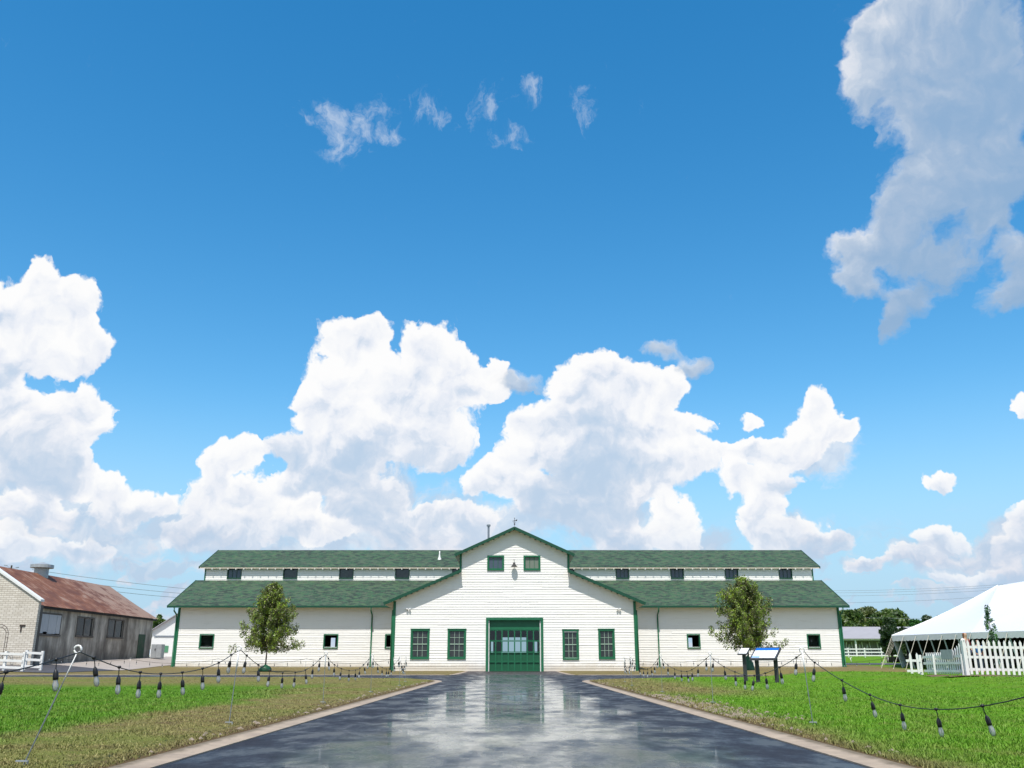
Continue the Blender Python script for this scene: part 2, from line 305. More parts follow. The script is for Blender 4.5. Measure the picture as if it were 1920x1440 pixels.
def grasscol(t, geo, blade=False):
    x, y, z = t.sep(geo)
    ax = t.m('ABSOLUTE', x)
    nb = t.noise(geo, .35, 5, .6); ns = t.noise(geo, 2.2, 5, .7); nf = t.noise(geo, 14, 4, .7)
    left = t.mr(x, -1, 1, 1, 0)
    vivid = t.mix(t.mr(ns, .35, .7), rgb(.075, .215, .005), rgb(.145, .30, .012))
    vivid = t.mix(t.m('MULTIPLY', left, .45), vivid, rgb(.05, .13, .008)); vivid = t.mix(t.mr(nb, .46, .62, 0, .35), vivid, rgb(.16, .22, .03)); vivid = t.mix(t.mr(t.noise(geo, .9, 5, .7), .54, .66, 0, .4), vivid, rgb(.05, .12, .01))
    olive = t.mix(t.mr(nf, .35, .68), rgb(.17, .175, .045), rgb(.25, .20, .085))
    olive = t.mix(t.mr(ns, .50, .62, 0, .8), olive, rgb(.15, .10, .055)); olive = t.mix(t.mr(nb, .48, .60, 0, .6), olive, rgb(.14, .19, .03))
    jit = t.m('MULTIPLY', t.m('SUBTRACT', nb, .5), 3.2)
    d = t.m('ADD', t.m('SUBTRACT', ax, 3.3), jit)
    wid = t.m('ADD', t.m('MULTIPLY', left, 1.9), .45)
    kb = t.mr(t.m('SUBTRACT', d, wid), -.5, .6, 1, 0, True)
    yj = t.m('ADD', y, t.m('MULTIPLY', jit, 2.0))
    farL = t.m('MULTIPLY', left, t.mr(yj, 30, 37, 0, 1, True))
    farA = t.mr(t.m('ADD', y, t.m('MULTIPLY', jit, .8)), 48, 50.5, 0, 1, True)
    tip = t.m('MULTIPLY', t.mr(yj, 20, 28, 0, 1, True), t.mr(t.m('ADD', ax, t.m('MULTIPLY', jit, .6)), 5.2, 8.5, 1, 0, True))
    o = t.m('MAXIMUM', t.m('MAXIMUM', kb, farL), t.m('MAXIMUM', farA, tip))
    back = t.m('MINIMUM', t.mr(y, 88, 92, 1, 0), t.m('MAXIMUM', t.mr(x, 31, 34, 1, 0), t.mr(y, 55, 62, 1, 0))); o = t.m('MULTIPLY', o, back)
    mess = t.m('MULTIPLY', t.mr(t.m('ADD', t.m('MULTIPLY', ns, .6), t.m('MULTIPLY', nb, .4)), .50, .64, 0, .55), t.m('MULTIPLY', t.mr(y, 17, 26, 1, .25), t.mr(y, 86, 95, 1, .2)))
    o = t.m('MAXIMUM', o, mess)
    c = t.mix(o, vivid, olive)
    strip = t.m('MULTIPLY', t.m('MULTIPLY', t.mr(y, 57, 60, 0, 1), t.mr(y, 88, 95, 1, 0)), t.mr(x, 31, 34, 1, 0))
    c = t.mix(t.m('MULTIPLY', strip, t.mr(ns, .3, .6, .45, 1)), c, rgb(.20, .155, .075))
    if blade: c = t.mix(t.mr(t.noise(geo, 40, 2), .35, .65, 0, .5), c, t.mix(o, rgb(.17, .36, .03), rgb(.40, .34, .15)))
    else: c = t.mix(t.mr(nf, .45, .7, 0, .45), c, rgb(.07, .06, .025))
    # bare reddish soil right along the kerbs
    soil = t.m('MULTIPLY', t.mr(t.m('ADD', t.m('SUBTRACT', ax, 3.3), t.m('MULTIPLY', t.m('SUBTRACT', ns, .5), .9)), .05, .38, 1, 0, True), t.mr(y, 45, 50, 1, 0))
    return t.mix(t.m('MULTIPLY', soil, .2 if blade else .85), c, rgb(.12, .075, .045)), o
def f_ground(t, b, geo):
    c, o = grasscol(t, geo); t.put(b.inputs['Base Color'], c)
    bn = t.node('ShaderNodeBump'); bn.inputs['Strength'].default_value = .7; bn.inputs['Distance'].default_value = .06
    t.l.new(t.m('ADD', t.noise(geo, 6, 6, .7), t.noise(geo, 35, 3, .7)), bn.inputs['Height']); t.l.new(bn.outputs[0], b.inputs['Normal'])
M['ground'] = mat('lawn_ground', rgb(.1, .2, .02), .95, fn=f_ground, spec=.1)
def f_blade(t, b, geo):
    c, o = grasscol(t, geo, True); t.put(b.inputs['Base Color'], c)
    b.inputs['Subsurface Weight'].default_value = 0
M['blade'] = mat('grass_blades', rgb(.1, .2, .02), .6, fn=f_blade, spec=.25)
M['dark'] = mat('interior_shade_black', rgb(.02, .018, .016), .9)
M['glass'] = mat('window_glass', rgb(.010, .012, .014), .06, spec=.7, var=.9, vscale=2.2, col2=rgb(.05, .055, .05), bump=.05, bscale=1.5)
M['bluepane'] = mat('blue_grey_pane', rgb(.07, .10, .14), .15, spec=.6, var=.4, vscale=2)
M['greypane'] = mat('grey_curtained_pane', rgb(.20, .23, .19), .3, var=.3, vscale=4)
M['black'] = mat('black_rubber', rgb(.012, .012, .013), .45)
M['metal'] = mat('grey_metal', rgb(.30, .33, .37), .45, metal=.6, var=.3)
M['galv'] = mat('galvanised_steel', rgb(.45, .48, .5), .5, metal=.4, var=.5, vscale=6)
M['iron'] = mat('dark_iron', rgb(.06, .045, .04), .6, metal=.3)
M['bark'] = mat('bark', rgb(.085, .065, .05), .9, bump=.5, bscale=20, var=.5, vscale=12)
M['wood'] = mat('weathered_grey_wood', rgb(.16, .145, .13), .9, var=.7, vscale=3, stretch=(3, 3, .4), col2=rgb(.05, .045, .04))
def f_rust(t, b, geo):
    x, y, z = t.sep(geo)
    a = t.noise(t.comb(t.m('MULTIPLY', x, .25), t.m('MULTIPLY', y, 2.6), 0), 1.3, 6, .7)
    n = t.noise(t.comb(x, t.m('MULTIPLY', y, .5), 0), 1.0, 5, .65)
    far = t.mr(y, 82, 95, 0, .14)
    f = t.mr(t.m('ADD', t.m('ADD', t.m('MULTIPLY', a, .55), t.m('MULTIPLY', n, .5)), far), .555, .63, 0, .85)
    c = t.mix(f, t.mix(t.mr(n, .4, .6), rgb(.13, .05, .03), rgb(.23, .09, .045)), rgb(.31, .215, .165))
    seam = t.m('PINGPONG', y, .33); sm = t.mr(seam, 0, .05, .45, 0)
    t.put(b.inputs['Base Color'], t.mix(sm, c, rgb(.07, .03, .025)))
M['rust'] = mat('rusty_tin_roof', rgb(.15, .05, .03), .75, fn=f_rust)
def f_plaster(t, b, geo):
    x, y, z = t.sep(geo)
    n = t.noise(t.comb(x, t.m('MULTIPLY', y, .8), t.m('MULTIPLY', z, .22)), 1.0, 8, .68)
    n2 = t.noise(geo, .5, 4, .6)
    c = t.mix(t.mr(n, .38, .62), rgb(.18, .165, .145), rgb(.60, .56, .49))
    c = t.mix(t.mr(t.m('ADD', n2, t.mr(z, 1, 3.2, .22, 0)), .5, .8, 0, .7), c, rgb(.10, .088, .075))
    t.put(b.inputs['Base Color'], c)
M['plaster'] = mat('stained_grey_plaster', rgb(.3, .28, .25), .9, fn=f_plaster)
def f_brick(t, b, geo):
    x, y, z = t.sep(geo)
    br = t.node('ShaderNodeTexBrick'); t.put(br.inputs['Vector'], t.comb(t.m('ADD', x, y), z, 0)); br.inputs['Scale'].default_value = 1
    br.inputs['Brick Width'].default_value = .42; br.inputs['Row Height'].default_value = .15; br.inputs['Mortar Size'].default_value = .016
    br.inputs['Color1'].default_value = rgb(.68, .635, .56); br.inputs['Color2'].default_value = rgb(.58, .535, .46); br.inputs['Mortar'].default_value = rgb(.36, .30, .24)
    n = t.noise(geo, .8, 6, .7)
    t.put(b.inputs['Base Color'], t.mix(t.mr(n, .55, .75, 0, .6), br.outputs[0], rgb(.25, .21, .17)))
M['brick'] = mat('whitewashed_brick', rgb(.5, .45, .38), .85, fn=f_brick)
M['tent'] = mat('white_vinyl_canopy', rgb(.62, .635, .67), .45, bump=.9, bscale=.55, stretch=(.6, .6, 1.6), var=.12, vscale=.3, col2=rgb(.7, .72, .78))
M['tentval'] = mat('translucent_valance', rgb(.55, .62, .62), .5, var=.3)
M['pole'] = mat('aluminium_pole', rgb(.42, .52, .58), .4, metal=.3)
M['strap'] = mat('pale_strap', rgb(.62, .58, .48), .8)
M['tinroof'] = mat('grey_tin_roof', rgb(.34, .33, .35), .6, var=.3, vscale=1)
M['signpost'] = mat('dark_grey_post', rgb(.045, .045, .052), .55, var=.3)
M['blue'] = mat('blue_panel_print', rgb(.01, .12, .48), .35)
M['panelwhite'] = mat('white_panel_print', rgb(.80, .80, .78), .35)
M['paleblue'] = mat('pale_blue_print', rgb(.25, .42, .75), .35)
M['bag'] = mat('green_watering_bag', rgb(.012, .085, .04), .5, var=.4, vscale=6, bump=.5, bscale=9)
M['skin'] = mat('skin', rgb(.5, .3, .21), .55)
M['shirtred'] = mat('maroon_shirt', rgb(.22, .03, .035), .8, var=.3)
M['shirtblue'] = mat('blue_shirt', rgb(.03, .12, .32), .8, var=.3)
M['jeans'] = mat('dark_trousers', rgb(.03, .04, .07), .85, var=.3)
M['hair'] = mat('auburn_hair', rgb(.20, .07, .03), .7, var=.4)
M['hairdark'] = mat('brown_hair', rgb(.05, .03, .02), .7)
M['filament'] = mat('orange_filament', rgb(.7, .28, .08), .4)
M['rose'] = mat('rose_fabric', rgb(.55, .2, .16), .8)
M['mulch'] = mat('mulch', rgb(.16, .10, .06), .95, var=.7, vscale=9, bump=.8)
def bulbglass():
    m_ = bpy.data.materials.new('clear_bulb_glass'); m_.use_nodes = True; t = NT(m_.node_tree); t.n.clear()
    fr = t.node('ShaderNodeFresnel'); fr.inputs[0].default_value = 1.5
    tr = t.node('ShaderNodeBsdfTransparent'); tr.inputs[0].default_value = (.93, .95, .96, 1)
    gl = t.node('ShaderNodeBsdfGlossy'); gl.inputs['Roughness'].default_value = .06
    df = t.node('ShaderNodeBsdfDiffuse'); df.inputs[0].default_value = (.85, .87, .88, 1)
    tl = t.node('ShaderNodeBsdfTranslucent'); tl.inputs[0].default_value = (.95, .96, .97, 1)
    dm = t.node('ShaderNodeMixShader'); dm.inputs[0].default_value = .5; t.l.new(df.outputs[0], dm.inputs[1]); t.l.new(tl.outputs[0], dm.inputs[2])
    a = t.node('ShaderNodeMixShader'); a.inputs[0].default_value = .42; t.l.new(tr.outputs[0], a.inputs[1]); t.l.new(dm.outputs[0], a.inputs[2])
    b = t.node('ShaderNodeMixShader'); t.l.new(t.m('ADD', fr.outputs[0], .08), b.inputs[0]); t.l.new(a.outputs[0], b.inputs[1]); t.l.new(gl.outputs[0], b.inputs[2])
    o = t.node('ShaderNodeOutputMaterial'); t.l.new(b.outputs[0], o.inputs[0]); return m_
M['bulb'] = bulbglass()
def leafmat(name, cols, sc=1.6):
    m_ = bpy.data.materials.new(name); m_.use_nodes = True; t = NT(m_.node_tree); t.n.clear()
    geo = t.node('ShaderNodeNewGeometry').outputs['Position']
    wn = t.node('ShaderNodeTexWhiteNoise'); t.put(wn.inputs['Vector'], t.vm('FLOOR', t.vm('MULTIPLY', geo, (7, 7, 7))))
    f = t.m('ADD', t.m('MULTIPLY', t.noise(geo, sc, 4, .6), .8), t.m('MULTIPLY', wn.outputs['Value'], .28))
    r = t.node('ShaderNodeValToRGB'); e = r.color_ramp.elements
    e[0].position = .42; e[0].color = cols[0]; e[1].position = .68; e[1].color = cols[-1]
    for i, c in enumerate(cols[1:-1]):
        k = e.new(.42 + .26 * (i + 1) / (len(cols) - 1)); k.color = c
    t.l.new(f, r.inputs[0])
    d = t.node('ShaderNodeBsdfDiffuse'); t.l.new(r.outputs[0], d.inputs[0])
    tl = t.node('ShaderNodeBsdfTranslucent'); t.l.new(r.outputs[0], tl.inputs[0])
    g = t.node('ShaderNodeBsdfGlossy'); g.inputs['Roughness'].default_value = .45
    a = t.node('ShaderNodeMixShader'); a.inputs[0].default_value = .38; t.l.new(d.outputs[0], a.inputs[1]); t.l.new(tl.outputs[0], a.inputs[2])
    b = t.node('ShaderNodeMixShader'); b.inputs[0].default_value = .05; t.l.new(a.outputs[0], b.inputs[1]); t.l.new(g.outputs[0], b.inputs[2])
    o = t.node('ShaderNodeOutputMaterial'); t.l.new(b.outputs[0], o.inputs[0]); return m_
M['leafyoung'] = leafmat('young_tree_leaves', [rgb(.09, .12, .03), rgb(.22, .19, .09), rgb(.18, .30, .045), rgb(.42, .56, .06)], 2.4)
M['leaffar'] = leafmat('distant_foliage', [rgb(.035, .075, .014), rgb(.075, .14, .022), rgb(.14, .21, .035)], .35)
M['leafdark'] = leafmat('dark_foliage', [rgb(.018, .045, .014), rgb(.04, .085, .022), rgb(.08, .13, .035)], .5)
M['leafolive'] = leafmat('olive_foliage', [rgb(.07, .10, .025), rgb(.13, .17, .04), rgb(.21, .25, .07)], .5)
M['leafbright'] = leafmat('bright_leaves', [rgb(.02, .09, .02), rgb(.05, .17, .03), rgb(.10, .26, .05)], 3)

# ------------------------------------------------------------------ mesh helpers
ORG = {}
class MB:
    def __init__(s): s.v = []; s.f = []
    def add(s, vs, fs):
        o = len(s.v); s.v += [tuple(p) for p in vs]; s.f += [tuple(i + o for i in f) for f in fs]; return s
    def box(s, x0, x1, y0, y1, z0, z1):
        if x0 > x1: x0, x1 = x1, x0
        if y0 > y1: y0, y1 = y1, y0
        return s.add([(x0, y0, z0), (x1, y0, z0), (x1, y1, z0), (x0, y1, z0), (x0, y0, z1), (x1, y0, z1), (x1, y1, z1), (x0, y1, z1)],
                     [(0, 3, 2, 1), (4, 5, 6, 7), (0, 1, 5, 4), (1, 2, 6, 5), (2, 3, 7, 6), (3, 0, 4, 7)])
    def bar(s, a, b, wd, ht):   # box beam from a to b, width wd (horizontal), height ht
        a = Vector(a); b = Vector(b); d = (b - a).normalized()
        up = Vector((0, 0, 1)) if abs(d.z) < .99 else Vector((0, 1, 0))
        sx = d.cross(up).normalized() * wd / 2; u = sx.cross(d).normalized() * ht / 2
        vs = [a - sx - u, a + sx - u, a + sx + u, a - sx + u, b - sx - u, b + sx - u, b + sx + u, b - sx + u]
        return s.add(vs, [(0, 1, 2, 3), (7, 6, 5, 4), (0, 4, 5, 1), (1, 5, 6, 2), (2, 6, 7, 3), (3, 7, 4, 0)])
    def slab(s, p, th):         # polygon p thickened downward by th along -z
        p = [Vector(q) for q in p]; n = len(p); q = [a - Vector((0, 0, th)) for a in p]
        return s.add(p + q, [tuple(range(n)), tuple(range(2 * n - 1, n - 1, -1))] + [(i, n + i, n + (i + 1) % n, (i + 1) % n) for i in range(n)])
    def tube(s, pts, r, n=6, r1=None):
        pts = [Vector(p) for p in pts]; m = len(pts); o = len(s.v); fr = Vector((0, 0, 1))
        for i, p in enumerate(pts):
            d = (pts[min(i + 1, m - 1)] - pts[max(i - 1, 0)]).normalized()
            u = fr if abs(d.dot(fr)) < .95 else Vector((1, 0, 0))
            a = d.cross(u).normalized(); b = d.cross(a).normalized()
            rr = r if r1 is None else r + (r1 - r) * i / (m - 1)
            if isinstance(r, (list, tuple)): rr = r[i]
            for k in range(n):
                t = 2 * math.pi * k / n; s.v.append(tuple(p + a * rr * math.cos(t) + b * rr * math.sin(t)))
        for i in range(m - 1):
            for k in range(n):
                s.f.append((o + i * n + k, o + i * n + (k + 1) % n, o + (i + 1) * n + (k + 1) % n, o + (i + 1) * n + k))
        s.f.append(tuple(o + k for k in range(n))[::-1]); s.f.append(tuple(o + (m - 1) * n + k for k in range(n)))
        return s
    def lathe(s, c, prof, n=12):   # prof: (r, z)
        c = Vector(c); o = len(s.v)
        for r, z in prof:
            for k in range(n):
                t = 2 * math.pi * k / n; s.v.append((c.x + r * math.cos(t), c.y + r * math.sin(t), c.z + z))
        for i in range(len(prof) - 1):
            for k in range(n): s.f.append((o + i * n + k, o + i * n + (k + 1) % n, o + (i + 1) * n + (k + 1) % n, o + (i + 1) * n + k))
        s.f.append(tuple(o + k for k in range(n))[::-1]); s.f.append(tuple(o + (len(prof) - 1) * n + k for k in range(n)))
        return s
    def build(s, name, m, parent=None, smooth=False):
        me = bpy.data.meshes.new(name); org = ORG.get(parent.as_pointer(), Vector()) if parent else Vector()
        me.from_pydata([(x - org.x, y - org.y, z - org.z) for x, y, z in s.v], [], s.f); me.materials.append(M[m] if isinstance(m, str) else m)
        if smooth: me.polygons.foreach_set('use_smooth', [True] * len(me.polygons))
        me.update(); o = bpy.data.objects.new(name, me); COL.objects.link(o)
        if parent: o.parent = parent; ORG[o.as_pointer()] = org
        return o
def split_build(mb, name, m, parent):
    out = []
    for k in range(0, len(mb.v), 8):
        q = MB(); q.v = mb.v[k:k + 8]; q.f = [tuple(i - k for i in f) for f in mb.f if k <= f[0] < k + 8]; out.append(q.build(name, m, parent))
    return out
def tag(o, label, cat, group=None):
    o['label'] = label; o['category'] = cat
    if group: o['group'] = group
    return o
def thing(name, loc, label, cat, group=None):
    o = bpy.data.objects.new(name, None); COL.objects.link(o); o.location = loc; o.empty_display_size = .2
    ORG[o.as_pointer()] = Vector(loc); return tag(o, label, cat, group)
def nmesh(name, V, F, m, parent=None):   # numpy mesh; V world coords, F (n,k)
    me = bpy.data.meshes.new(name); org = ORG.get(parent.as_pointer(), Vector()) if parent else Vector()
    V = np.asarray(V, dtype=np.float32) - np.array(org, dtype=np.float32); F = np.asarray(F, dtype=np.int32)
    me.vertices.add(len(V)); me.vertices.foreach_set('co', V.ravel()); k = F.shape[1]
    me.loops.add(F.size); me.loops.foreach_set('vertex_index', F.ravel()); me.polygons.add(len(F))
    me.polygons.foreach_set('loop_start', np.arange(0, F.size, k, dtype=np.int32)); me.polygons.foreach_set('loop_total', np.full(len(F), k, dtype=np.int32))
    me.update(calc_edges=True); me.materials.append(M[m]); o = bpy.data.objects.new(name, me); COL.objects.link(o)
    if parent: o.parent = parent; ORG[o.as_pointer()] = org
    return o
def struct(o, kind='structure'): o['kind'] = kind; return o

# ------------------------------------------------------------------ terrain
def sst(a, b, x):
    t = np.clip((x - a) / (b - a), 0, 1); return t * t * (3 - 2 * t)
def tz(x, y):
    x = np.asarray(x, float); y = np.asarray(y, float)
    z = np.interp(y, [-50, 59, 75.5, 83, 110, 150, 200, 400, 3000], [0, 0, .03, .30, .85, 1.5, 1.9, 2.6, 3])
    z = z + .55 * sst(-29, -37, x) * sst(56, 74, y) * sst(140, 95, y)
    z = z + .27 * sst(11.5, 16.5, x) * sst(22, 34, y) * sst(75, 58, y) * (1 - sst(23, 60, x) * 0)
    z = z + .03 * np.sin(x * .9 + 1.3 * np.sin(y * .35)) * sst(3.4, 6, np.abs(x)) * sst(60, 50, y) * .6
    return z
RW = 2.95
def xroad(y):
    y = np.asarray(y, float)
    f = np.clip(y - 40, 0, 11); return RW + 11 - np.sqrt(np.maximum(121 - f * f, 0))
def onroad(x, y, pad=0.0):
    x = np.asarray(x, float); y = np.asarray(y, float); ax = np.abs(x)
    a = (y <= 51) & (ax < xroad(y) + pad); b = (y > 51 - pad) & (y < 58.5 + pad) & (ax < 75); c = (y >= 58.5) & (y < 77.5) & (ax < 3.5 + pad)
    return a | b | c
def lines(*segs):
    o = []
    for a, b, st in segs: o += list(np.arange(a, b - 1e-6, st))
    o.append(segs[-1][1]); return np.array(o)
gx = lines((-3000, -400, 400), (-400, -80, 40), (-80, -16, 1), (-16, 16, .2), (16, 80, 1), (80, 400, 40), (400, 3000, 400))
gy = lines((-400, -20, 60), (-20, 5, 2), (5, 60, .2), (60, 120, 1), (120, 400, 10), (400, 3600, 400))
GX, GY = np.meshgrid(gx, gy)
GZ = np.where(onroad(GX, GY, .12), -.07, tz(GX, GY) + .035)
GZ = np.where(~onroad(GX, GY, .12) & onroad(GX, GY, .42), .012 + tz(GX, GY), GZ)
inb = (np.abs(GX) < 29) & (GY > 84) & (GY < 104)
GZ = np.where(inb, .0 + GZ, GZ)
nx, ny = len(gx), len(gy)
idx = np.arange(nx * ny).reshape(ny, nx)
F = np.stack([idx[:-1, :-1], idx[:-1, 1:], idx[1:, 1:], idx[1:, :-1]], -1).reshape(-1, 4)
g = nmesh('ground', np.stack([GX, GY, GZ], -1).reshape(-1, 3), F, 'ground'); struct(g)
g.data.polygons.foreach_set('use_smooth', [True] * len(g.data.polygons))
# road
mb = MB(); ys = list(np.arange(-12, 40, 4)) + list(np.arange(40, 50.6, 1)) + [50.6, 51.0]
for a, b in zip(ys[:-1], ys[1:]):
    xa, xb = float(xroad(a)), float(xroad(b)); mb.add([(-xa, a, .004), (xa, a, .004), (xb, b, .004), (-xb, b, .004)], [(0, 1, 2, 3)])
mb.add([(-75, 51, .004), (75, 51, .004), (75, 58.5, .004), (-75, 58.5, .004)], [(0, 1, 2, 3)])
for a, b in [(58.5, 59), (59, 60), (60, 64), (64, 68), (68, 72), (72, 76)]:
    fa = 3.5 + max(0, 60 - a) ** 2 * .3; fb = 3.5 + max(0, 60 - b) ** 2 * .3
    za, zb = float(tz(0, a)), float(tz(0, b)); za = za if a < 60 else za; mb.add([(-fa, a, min(za, .03) + .004), (fa, a, min(za, .03) + .004), (fb, b, min(zb, .03) + .004), (-fb, b, min(zb, .03) + .004)], [(0, 1, 2, 3)])
struct(mb.build('road', 'asphalt'))
def ribbon(path, w0, w1, h, mb):   # kerb: path points, offset w0..w1 to the side given by normal
    P = [Vector(p) for p in path]; n = len(P); rows = []
    for i, p in enumerate(P):
        d = (P[min(i + 1, n - 1)] - P[max(i - 1, 0)]).normalized(); nn = Vector((-d.y, d.x, 0))
        zz = p.z
        rows.append([p + nn * w0 + Vector((0, 0, -.03)), p + nn * w0 + Vector((0, 0, h)), p + nn * w1 + Vector((0, 0, h + .012)), p + nn * w1 + Vector((0, 0, -.03))])
    for i in range(n - 1):
        a, b = rows[i], rows[i + 1]
        for k in range(3): mb.add([a[k], a[k + 1], b[k + 1], b[k]], [(0, 1, 2, 3)])
for sgn in (-1, 1):
    mb = MB(); path = [(sgn * RW, y, 0) for y in np.arange(-12, 40, 2)] + [(sgn * float(xroad(y)), y, 0) for y in (40, 41.5, 43, 44.5, 46, 47.3, 48.4, 49.4, 50.2, 50.7)] + [(sgn * 14.2, 51, 0), (sgn * 75, 51, 0)]
    ribbon(path, 0, -sgn * -.30 if sgn < 0 else -.30, .016, mb)
    if sgn < 0:
        mb = MB(); ribbon(path, 0, .30, .016, mb)
    struct(mb.build('kerb', 'concrete'))
    mb = MB(); path = [(sgn * 75, 58.5, 0), (sgn * 5, 58.5, 0), (sgn * 4.1, 58.8, 0), (sgn * 3.6, 59.6, 0), (sgn * 3.5, 61, 0), (sgn * 3.5, 75.9, 0.0)]
    ribbon(path, 0, -.30 if sgn > 0 else .30, .02, mb)
    struct(mb.build('kerb', 'concrete'))
def drape(name, x0, x1, y0, y1, m, up=.03, n=24):
    xs = np.linspace(x0, x1, n); yy = np.linspace(y0, y1, n); X, Y = np.meshgrid(xs, yy); Z = tz(X, Y) + .035 + up
    ii = np.arange(n * n).reshape(n, n); f = np.stack([ii[:-1, :-1], ii[:-1, 1:], ii[1:, 1:], ii[1:, :-1]], -1).reshape(-1, 4)
    return struct(nmesh(name, np.stack([X, Y, Z], -1).reshape(-1, 3), f, m))
drape('asphalt_yard', -90, -30.6, 63, 73.5, 'dryasphalt')
drape('concrete_apron', -90, -30.6, 73.5, 112, 'paleconcrete')
drape('back_road', 30.5, 90, 90, 96, 'dryasphalt')

# ------------------------------------------------------------------ grass blades (one mesh, uncountable)
def blades(N, dmin, dmax, seed):
    r = np.random.default_rng(seed)
    d = 1 / (1 / dmin - r.random(N) * (1 / dmin - 1 / dmax)); x = d * np.tan(np.radians(r.uniform(-46, 46, N)))
    gap = .31 + .12 * r.random(N); ok = ~onroad(x, d, gap); x, d = x[ok], d[ok]; n = len(x)
    lf = x < 0; near = np.abs(x) - 3.3
    short = (lf & (near < 2.2)) | (lf & (d > 30))
    clump = .5 + .5 * np.sin(x * 3.1 + 2 * np.sin(d * 2.3)) * np.cos(d * 1.7 + 1.4 * np.sin(x * 2.9))
    h = r.uniform(.018, .05, n) * np.where(short, .45, .85) * (.6 + .9 * clump) + .02 * (r.random(n) > .97)
    wd = r.uniform(.0025, .005, n) * (1 + d / 9)
    th = r.uniform(0, 2 * math.pi, n); lean = h * r.uniform(.1, 1.1, n); la = r.uniform(0, 2 * math.pi, n)
    z = tz(x, d) + .03
    V = np.empty((n, 3, 3)); cx, sx = np.cos(th) * wd, np.sin(th) * wd
    V[:, 0] = np.stack([x - cx, d - sx, z], -1); V[:, 1] = np.stack([x + cx, d + sx, z], -1)
    V[:, 2] = np.stack([x + np.cos(la) * lean, d + np.sin(la) * lean, z + h], -1)
    return V.reshape(-1, 3), np.arange(3 * n).reshape(n, 3)
V1, F1 = blades(640000, 6.0, 50, 3)
o = nmesh('grass', V1, F1, 'blade'); struct(o, 'stuff'); tag(o, 'short lawn grass, green and straw coloured, on both sides of the wet driveway', 'grass')
# pebbles and bark scraps along the right-hand kerb
mb = MB(); r = random.Random(5)
for i in range(700):
    y = r.uniform(14, 24) if i < 520 else r.uniform(8, 38); x = 3.35 + abs(r.gauss(0, .42)) * (1 if i < 520 else .4)
    if i >= 620: x = -x
    s = r.uniform(.012, .035); z = float(tz(x, y)) + .035
    a = r.uniform(0, 6.3); c, sn = math.cos(a), math.sin(a); l = s * r.uniform(1, 2.4)
    mb.add([(x - c * l, y - sn * l, z), (x + sn * s, y - c * s, z), (x + c * l, y + sn * l, z), (x - sn * s, y + c * s, z), (x, y, z + s * .9)], [(0, 1, 4), (1, 2, 4), (2, 3, 4), (3, 0, 4)])
o = mb.build('gravel_scraps', mat('bark_scraps', rgb(.30, .24, .19), .9, var=.8, vscale=8)); struct(o, 'stuff'); tag(o, 'scattered pale gravel and bark scraps along the driveway kerb', 'gravel')

# ------------------------------------------------------------------ siding
def siding(mb, rng_fn, z0, z1, yf, openings=(), expo=.2, rnd=None, axis='x', sgn=-1):
    """courses of clapboard; rng_fn(z) -> (u0, u1); openings (u0,u1,z0,z1); front face at yf facing sgn"""
    rnd = rnd or random.Random(3); n = int(round((z1 - z0) / expo)); 
    for i in range(n):
        a = z0 + i * expo; b = min(a + expo, z1); mid = (a + b) / 2
        u0, u1 = rng_fn(mid); t0, t1 = rng_fn(b - .002)
        if u1 - u0 < .05: continue
        segs = [(u0, u1)]
        for (p, q, c, d) in openings:
            if c < mid < d:
                ns = []
                for s, e in segs:
                    if q <= s or p >= e: ns.append((s, e))
                    else:
                        if p > s: ns.append((s, p))
                        if q < e: ns.append((q, e))
                segs = ns
        for s, e in segs:
            k = s
            while k < e - 1e-4:
                ln = rnd.uniform(2.2, 5.0); k2 = min(k + ln, e)
                if e - k2 < .5: k2 = e
                out = .028 + rnd.uniform(-.008, .010); dz0 = rnd.uniform(-.006, .006); dz1 = rnd.uniform(-.006, .006)
                f = lambda u, o_, z: (u, yf + sgn * o_, z) if axis == 'x' else (yf + sgn * o_, u, z)
                vs = [f(k, out, a + dz0), f(k2, out, a + dz1), f(k2, .002, b + .012), f(k, .002, b + .012), f(k, -.01, a + dz0 + .004), f(k2, -.01, a + dz1 + .004)]
                mb.add(vs, [(0, 1, 2, 3), (4, 5, 1, 0)]); k = k2
def framebox(mb, x0, x1, z0, z1, yf, w_, th, sill=.0):
    """picture-frame trim butted end to end, proud of yf by th"""
    mb.box(x0 - w_, x1 + w_, yf - th, yf + .02, z1, z1 + w_); mb.box(x0 - w_, x1 + w_, yf - th - sill, yf + .02, z0 - w_, z0)
    mb.box(x0 - w_, x0, yf - th, yf + .02, z0, z1); mb.box(x1, x1 + w_, yf - th, yf + .02, z0, z1)

# ------------------------------------------------------------------ the barn
BX = .21
barn = thing('barn', (BX, 90, .0), 'long white clapboard barn with green shingle roofs and a tall central gable', 'barn')
YF, YW, YC, YR = 76.0, 83.0, 89.0, 94.0
LE, LT, UE, RG = 5.36, 8.0, 9.25, 11.48       # lower eave, lower roof top, upper eave, ridge
HW, HU = 9.78, 4.45                           # half widths of lower / upper front
sl = (LT - LE) / (10.6 - 4.4)
su = (RG - UE) / 4.93
door = (BX - 2.12, BX + 2.12, 0, 4.0)
fw = [(-8.05, -6.78, 1.10, 3.18), (-5.07, -3.83, 1.10, 3.18), (4.20, 5.26, 1.06, 3.14), (7.09, 8.16, 1.10, 3.18)]
uw = [(-1.92, -.78, 8.1, 9.06), (1.08, 2.22, 8.1, 9.06)]
TH = .16
def frange(z):
    a = 10.6 - (z + TH - LE) / sl; hw = min(HW, max(a, 0)) if z < LT - .1 else 0
    b = (RG - TH - z) / su; hu = min(HU, max(b, 0))
    h = max(hw, hu) if z < LT - .1 else hu
    return BX - h, BX + h
mb = MB(); siding(mb, frange, .06, 11.4, YF, [door] + fw + uw, .2, random.Random(1)); front = mb.build('front_wall', 'siding', barn)
